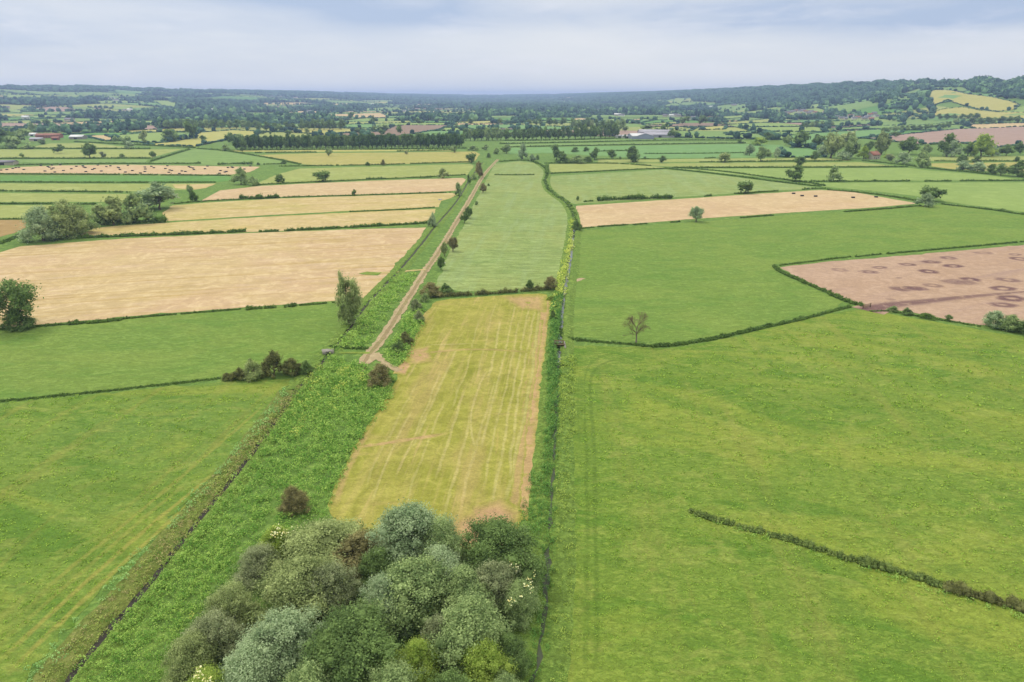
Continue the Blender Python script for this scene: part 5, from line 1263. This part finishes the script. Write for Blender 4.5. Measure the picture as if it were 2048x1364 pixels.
# hedge lines round the drawn far fields
X = []; Y = []; Wd = []; Hh = []
for poly in FARP:
    for a, b in zip(poly, poly[1:]+poly[:1]):
        A_ = np.array(GT(*a)[:2]); B_ = np.array(GT(*b)[:2]); Ls = np.hypot(*(B_-A_)); n = max(2, int(Ls/7)); u = (np.arange(n)+rg.random(n))/n
        x = A_[0]+(B_[0]-A_[0])*u+rg.normal(0, 1.5, n); y = A_[1]+(B_[1]-A_[1])*u+rg.normal(0, 1.5, n); big = rg.random(n) < .06
        X.append(x); Y.append(y); Wd.append(np.where(big, rg.uniform(8, 12, n), rg.uniform(5, 8, n))); Hh.append(np.where(big, rg.uniform(6, 10, n), rg.uniform(1.8, 3.2, n)))
X, Y, Wd, Hh = map(np.concatenate, (X, Y, Wd, Hh))
blobs('field_hedges', X, Y, Wd, Hh, L['far'], 'clipped hedges bordering the yellow slopes and the other bright far fields', 'hedgerows', 6)

# ================================================================== BUILDINGS
B = {}
B['white'] = flat_mat('white_render', 'f0efe8', .8, .06, .5); B['cream'] = flat_mat('pale_stone', 'd2c8b4', .85, .15, 1); B['brick'] = flat_mat('red_brick', 'b5786a', .85, .2, 2)
B['slate'] = flat_mat('slate_roof', '85848e', .7, .2, 1); B['tile'] = flat_mat('clay_tile', 'a8705c', .8, .2, 1); B['glass'] = flat_mat('window_glass', '3c444c', .2, .1, 1)
B['sheet'] = flat_mat('pale_blue_sheeting', 'a9b2ca', .5, .1, .4, .4); B['roof_pale'] = flat_mat('fibre_cement_roof', 'bdbcc8', .7, .15, .3); B['roof_white'] = flat_mat('white_sheet_roof', 'f2f4f6', .5, .05, .5)
B['dark'] = flat_mat('dark_panel', '3a3a42', .9, .1, 1); B['concrete'] = flat_mat('concrete', 'a8a49a', .85, .2, 1.5); B['wood'] = flat_mat('old_timber', '8a7658', .9, .25, 2); B['rust'] = flat_mat('rusty_iron', '6b4a3c', .8, .3, 4)
def gable(root, lx, ly, hw, hr, wall, roof, open_front=False, windows=0, chimney=False, door=True):
    """a pitched-roof building, ridge along x"""
    x, y = lx/2, ly/2; t_ = .25
    me = bpy.data.meshes.new('wall')
    Vw = [(-x,-y,-.5),(x,-y,-.5),(x,y,-.5),(-x,y,-.5),(-x,-y,hw),(x,-y,hw),(x,y,hw),(-x,y,hw),(-x,0,hr-.05),(x,0,hr-.05)]
    me.from_pydata(Vw, [], [(0,1,5,4),(2,3,7,6),(1,2,6,9,5),(3,0,4,8,7)]); me.materials.append(wall); link('wall', me, root)
    qb = QB(); o = .45; sl = (hr-hw)/y
    for s in (-1, 1):
        V_ = [(-x-o, s*(y+o), hw-sl*o), (x+o, s*(y+o), hw-sl*o), (x+o, 0, hr), (-x-o, 0, hr)]; V_ += [(a, b, c+t_) for a, b, c in V_]
        qb.add(V_, [(0,3,2,1),(4,5,6,7),(0,1,5,4),(1,2,6,5),(2,3,7,6),(3,0,4,7)] if s < 0 else [(0,1,2,3),(7,6,5,4),(4,5,1,0),(5,6,2,1),(6,7,3,2),(7,4,0,3)])
    rf = link('roof', qb.mesh('roof', roof), root)
    if chimney:
        qb = QB(); qb.box((x*.55-.4,-.35,hr-.6), (x*.55+.4,.35,hr+1.3)); link('chimney', qb.mesh('chimney', B['brick']), rf)
    for i in range(windows):
        for zz in ((1.0, 3.4) if hw > 4 else (1.0,)):
            cx = -x + lx*(i+1)/(windows+1)
            if door and zz == 1.0 and i == windows//2: continue
            qb = QB(); qb.box((cx-.55,-y-.06,zz), (cx+.55,-y+.02,zz+1.3)); link('window', qb.mesh('window', B['glass']), root)
    if door:
        w2 = 2.4 if windows == 0 else .5; hh = min(hw*.8, 4) if windows == 0 else 2.1; cx = 0 if windows == 0 else -x + lx*(windows//2+1)/(windows+1)
        qb = QB(); qb.box((cx-w2,-y-.07,-.2), (cx+w2,-y+.03,hh)); link('door', qb.mesh('door', B['dark']), root)
def building(px, py, lx, ly, hw, hr, rz, wall, roof, label, cat='house', name='house', group=None, **kw):
    x, y, z = GT(px, py); root = empty(name, (x, y, z), rz); gable(root, lx, ly, hw, hr, B[wall], B[roof], **kw); return tag(root, label, cat, group)
building(1252,276,16,12,3.2,5.0,.05,'white','roof_white','low white shed at the left end of the farm, beside a dark tree','shed','farm_shed')
building(1238,275.5,14,10,3.0,4.4,.05,'white','roof_white','smallest white shed at the far left of the farm','shed','farm_shed')
building(1272,277,22,34,4.5,8.0,.10,'sheet','roof_white','barn with a bright white roof in the left of the farm','barn','barn')
building(1290,277.3,30,26,4.8,8.6,1.45,'sheet','roof_pale','pale blue gabled barn at the front of the farm','barn','barn')
building(1318,274.5,48,20,4.2,7.8,-.03,'roof_pale','roof_pale','long low barn with a grey roof at the right of the farm','barn','barn')
building(1310,270,56,20,5.2,9.0,-.03,'roof_pale','roof_pale','long grey roofed barn behind the others on the farm','barn','barn')
building(1296,270,34,20,5.0,9.4,.03,'roof_pale','roof_pale','pale roofed barn in the middle back of the farm','barn','barn')
building(108,276,26,10,4.2,7.4,.02,'brick','tile','red brick farmhouse range of the left farm','house','brick_house', windows=5)
building(86,275.5,18,10,4.0,6.8,.08,'brick','tile','smaller red brick building at the left of the brick farm','house','brick_house', windows=3, chimney=True)
building(68,273,14,9,3.6,5.6,-.1,'white','roof_white','white roofed shed of the brick farm','shed','farm_shed')
building(75,282,18,10,3.2,5.2,.1,'cream','roof_pale','pale low building in front of the brick farm','shed','farm_shed')
building(112,280,10,8,3.0,5.0,.3,'brick','tile','little brick outbuilding in front of the brick farm','shed','farm_shed')
building(157,278,20,18,3.6,6.4,.1,'concrete','roof_white','dark open barn with a brilliant white curved roof right of the brick farm','barn','barn')
building(10,329.5,22,9,2.8,4.4,.03,'cream','slate','grey roofed barn at the left border above the bale field','barn','barn')
building(1745,318,13,9,4.6,8.0,.5,'cream','tile','pinkish roofed house among the trees of the right row','house','house', windows=3, chimney=True)
rg = np.random.default_rng(5)
for i, (px, py) in enumerate(vill):
    building(px, py, rg.uniform(11, 18), rg.uniform(7, 9), 5, 8, rg.uniform(-.5, .5), ['white', 'cream', 'white', 'cream'][i % 4], ['slate', 'tile', 'slate'][i % 3],
      ('white' if i % 2 == 0 else 'pale stone')+' village house on the lower slope of the right hill', 'house', 'house', ('white' if i % 2 == 0 else 'stone')+' village houses on the right slope', windows=3, chimney=(i % 2 == 0))
for i, (px, py) in enumerate(farh):
    building(px, py, rg.uniform(14, 26), rg.uniform(9, 12), 5.5, 9, rg.uniform(-.4, .4), 'white' if i % 3 else 'cream', 'slate' if i % 4 else 'roof_white',
      'small pale distant house among the trees on the '+('left hills' if px < 900 else 'plain below the right hill'), 'house', 'house', 'far houses, '+('left' if px < 900 else 'right'), door=False)

# ================================================================== BALES, SLUICE, CULVERT
wrap = flat_mat('black_bale_wrap', '2c2a2e', .35, .2, 3, .5)
def bale_mesh():
    bm = bmesh.new(); bmesh.ops.create_cube(bm, size=1)
    for v in bm.verts: v.co = Vector((v.co.x*2.2, v.co.y*1.15, v.co.z*.9+.45))
    bmesh.ops.bevel(bm, geom=bm.edges[:], offset=.16, segments=3, affect='EDGES', profile=.6)
    for v in bm.verts: v.co += Vector((math.sin(v.co.y*9)*.015, math.sin(v.co.x*6)*.03, 0))
    for f in bm.faces: f.smooth = True
    me = bpy.data.meshes.new('silage_bale'); bm.to_mesh(me); bm.free(); me.materials.append(wrap); return me
bm_ = bale_mesh(); rg = np.random.default_rng(17)
LB = [(2,341),(14,340),(26,338),(32,336),(38,335.5),(48,340),(82,332),(90,343),(96,334),(99,335.5),(103,339),(107,337),(104,331),(110,345),(121,330.5),(127,342),(143,338.5),(153,333.5),(166,332.5),(168,335),(171,336),(172,344),(185,340),(189,338),(196,331),(203,343),
      (213,334),(221,332.5),(236,335.5),(238,336.5),(240,340),(251,345),(256,331.5),(265,342),(281,347),(290,335),(290,344),(291,339),(303,333.5),(308,336.5),(331,338),(335,332.5),(340,341),(344,342),(338,345.5),(359,348),(364,343),(371,344),(378,334),(381,335.5),(386,337),(388,340),(410,338.5),
      (415,333),(441,342),(439,347.5),(450,345),(453,344),(456,336),(464,335),(466,336),(489,339),(501,333)]
first = None
for k, (px, py) in enumerate(LB + [(1587,388),(1604,392.5),(1631,393.5),(1706,396),(1752,395)]):
    x, y = G(px, py)
    if first is None: first = link('silage_bale', bm_); o = first
    else: o = first.copy(); C.objects.link(o)
    o.location = (x, y, _z[0]); o.rotation_euler = (0, 0, A_F + rg.normal(0, .25))
    if k < len(LB): tag(o, 'black wrapped silage bale scattered over the pale hay field at the far left', 'bale', 'black bales on the far left hay field')
    else: tag(o, ['leftmost black silage bale near the top corner of the right hay field', 'second black silage bale from the left on the right hay field', 'third black silage bale from the left on the right hay field', 'lone black silage bale in the right half of the right hay field', 'rightmost black bale close to the slanting hedge of the right hay field'][k-len(LB)], 'bale', 'black bales on the right hay field')
# white drinking trough on its grassy tongue
x, y = G(880, 400); tr = empty('water_trough', (x, y, _z[0]), .3); qb = QB()
for lo, hi in (((-1.1,-.45,0),(1.1,-.37,.6)),((-1.1,.37,0),(1.1,.45,.6)),((-1.1,-.37,0),(-1.02,.37,.6)),((1.02,-.37,0),(1.1,.37,.6)),((-1.02,-.37,0),(1.02,.37,.1))): qb.box(lo, hi)
link('tank', qb.mesh('tank', B['white']), tr); qb = QB(); qb.box((-1.0,-.36,.44), (1.0,.36,.47)); link('water_surface', qb.mesh('water_surface', M['water']), tr)
tag(tr, 'white water trough on a grassy tongue at the right end of a hay strip', 'trough')
# small white feed sacks / marker posts beside the track bushes
for px, py, lb in ((890,531,'white topped post beside the nearest dark bush right of the track'),(941,438,'white topped post beside the pair of dark bushes right of the track')):
    x, y = G(px, py); r_ = empty('marker_post', (x, y, 0)); qb = QB(); qb.tube([(0,0,0),(0,0,1.0)], [.09,.09], 8); link('post', qb.mesh('post', B['wood']), r_)
    qb = QB(); qb.tube([(0,0,1.0),(0,0,1.35),(0,0,1.4)], [.16,.16,.02], 8); link('cap', qb.mesh('cap', B['white']), r_); tag(r_, lb, 'post')
# sluice across the right drain
x, y = G(1118, 694); sl = empty('sluice_gate', (x, y, 0))
def part(nm, boxes, mat, parent):
    qb = QB()
    for b in boxes: qb.box(*b)
    return link(nm, qb.mesh(nm, mat), parent)
part('frame', [((-1.3,-.15,0),(-1.05,.15,2.0)), ((1.05,-.15,0),(1.3,.15,2.0)), ((-1.05,-.13,1.75),(1.05,.13,1.95))], B['wood'], sl)
part('gate_board', [((-1.04,-.05,.1),(1.04,.05,1.1))], B['rust'], sl)
part('walkway', [((-1.6,-.95,.9),(1.6,-.25,1.0))], B['wood'], sl)
part('handrail', [((-1.5,-.95,1.01),(-1.42,-.87,1.9)), ((1.42,-.95,1.01),(1.5,-.87,1.9)), ((-1.42,-.94,1.78),(1.42,-.88,1.86))], B['concrete'], sl)
part('side_wall', [((-1.75,-2.6,0),(-1.35,2.2,.95))], B['concrete'], sl); part('side_wall', [((1.35,-2.6,0),(1.75,2.2,.95))], B['concrete'], sl)
tag(sl, 'small wooden sluice with walkway across the right hand drain', 'sluice')
# culvert over the left ditch
x, y = G(656, 707); cu = empty('culvert', (x, y, 0), .35)
part('deck', [((-1.5,-1.1,.75),(1.5,1.1,1.0))], B['concrete'], cu)
part('headwall', [((-1.5,-1.35,0),(-.6,-1.11,1.15)), ((.6,-1.35,0),(1.5,-1.11,1.15)), ((-.6,-1.35,.7),(.6,-1.11,1.15))], B['concrete'], cu)
part('opening_shade', [((-.58,-1.25,0),(.58,-1.18,.69))], B['dark'], cu)  # solid dark panel filling the mouth, its colour stands for the shade inside
tag(cu, 'grey concrete culvert bridge over the left ditch left of the fork', 'bridge')
# wooden field gate at the soil field entrance and at the fork
def gate(px, py, rz, label, wd=3.6):
    x, y = G(px, py); g_ = empty('field_gate', (x, y, 0), rz); h = wd/2
    part('gate_post', [((-h-.2,-.1,0),(-h,.1,1.5))], B['wood'], g_); part('gate_post', [((h,-.1,0),(h+.2,.1,1.5))], B['wood'], g_)
    part('bars', [((-h+.02,-.03,z_),(h-.02,.03,z_+.1)) for z_ in (.25,.5,.75,1.0,1.25)], B['wood'], g_); return tag(g_, label, 'gate')
gate(1733, 616, .5, 'wooden field gate at the corner where the dark line enters the soil field')

# ================================================================== HAZE
mz, t = newmat('haze'); pv = t.add('ShaderNodeVolumePrincipled'); pv.inputs['Color'].default_value = (.47, .62, .99, 1); pv.inputs['Density'].default_value = HAZE_D; pv.inputs['Anisotropy'].default_value = .25
o_ = t.add('ShaderNodeOutputMaterial'); t.l.new(pv.outputs[0], o_.inputs['Volume'])
bpy.context.view_layer.update()
hz_top = 8 + max((o.matrix_world @ Vector(c_)).z for o in C.objects if o.type == 'MESH' and o.parent is None for c_ in (o.bound_box[1], o.bound_box[6])); print('haze top', hz_top)
qb = QB(); qb.box((-18500, -18500, -2.0), (18500, 18500, hz_top)); hz = link('haze', qb.mesh('haze', mz)); tag(hz, 'thin bluish air that lets the far hills fade', 'haze', kind='stuff')
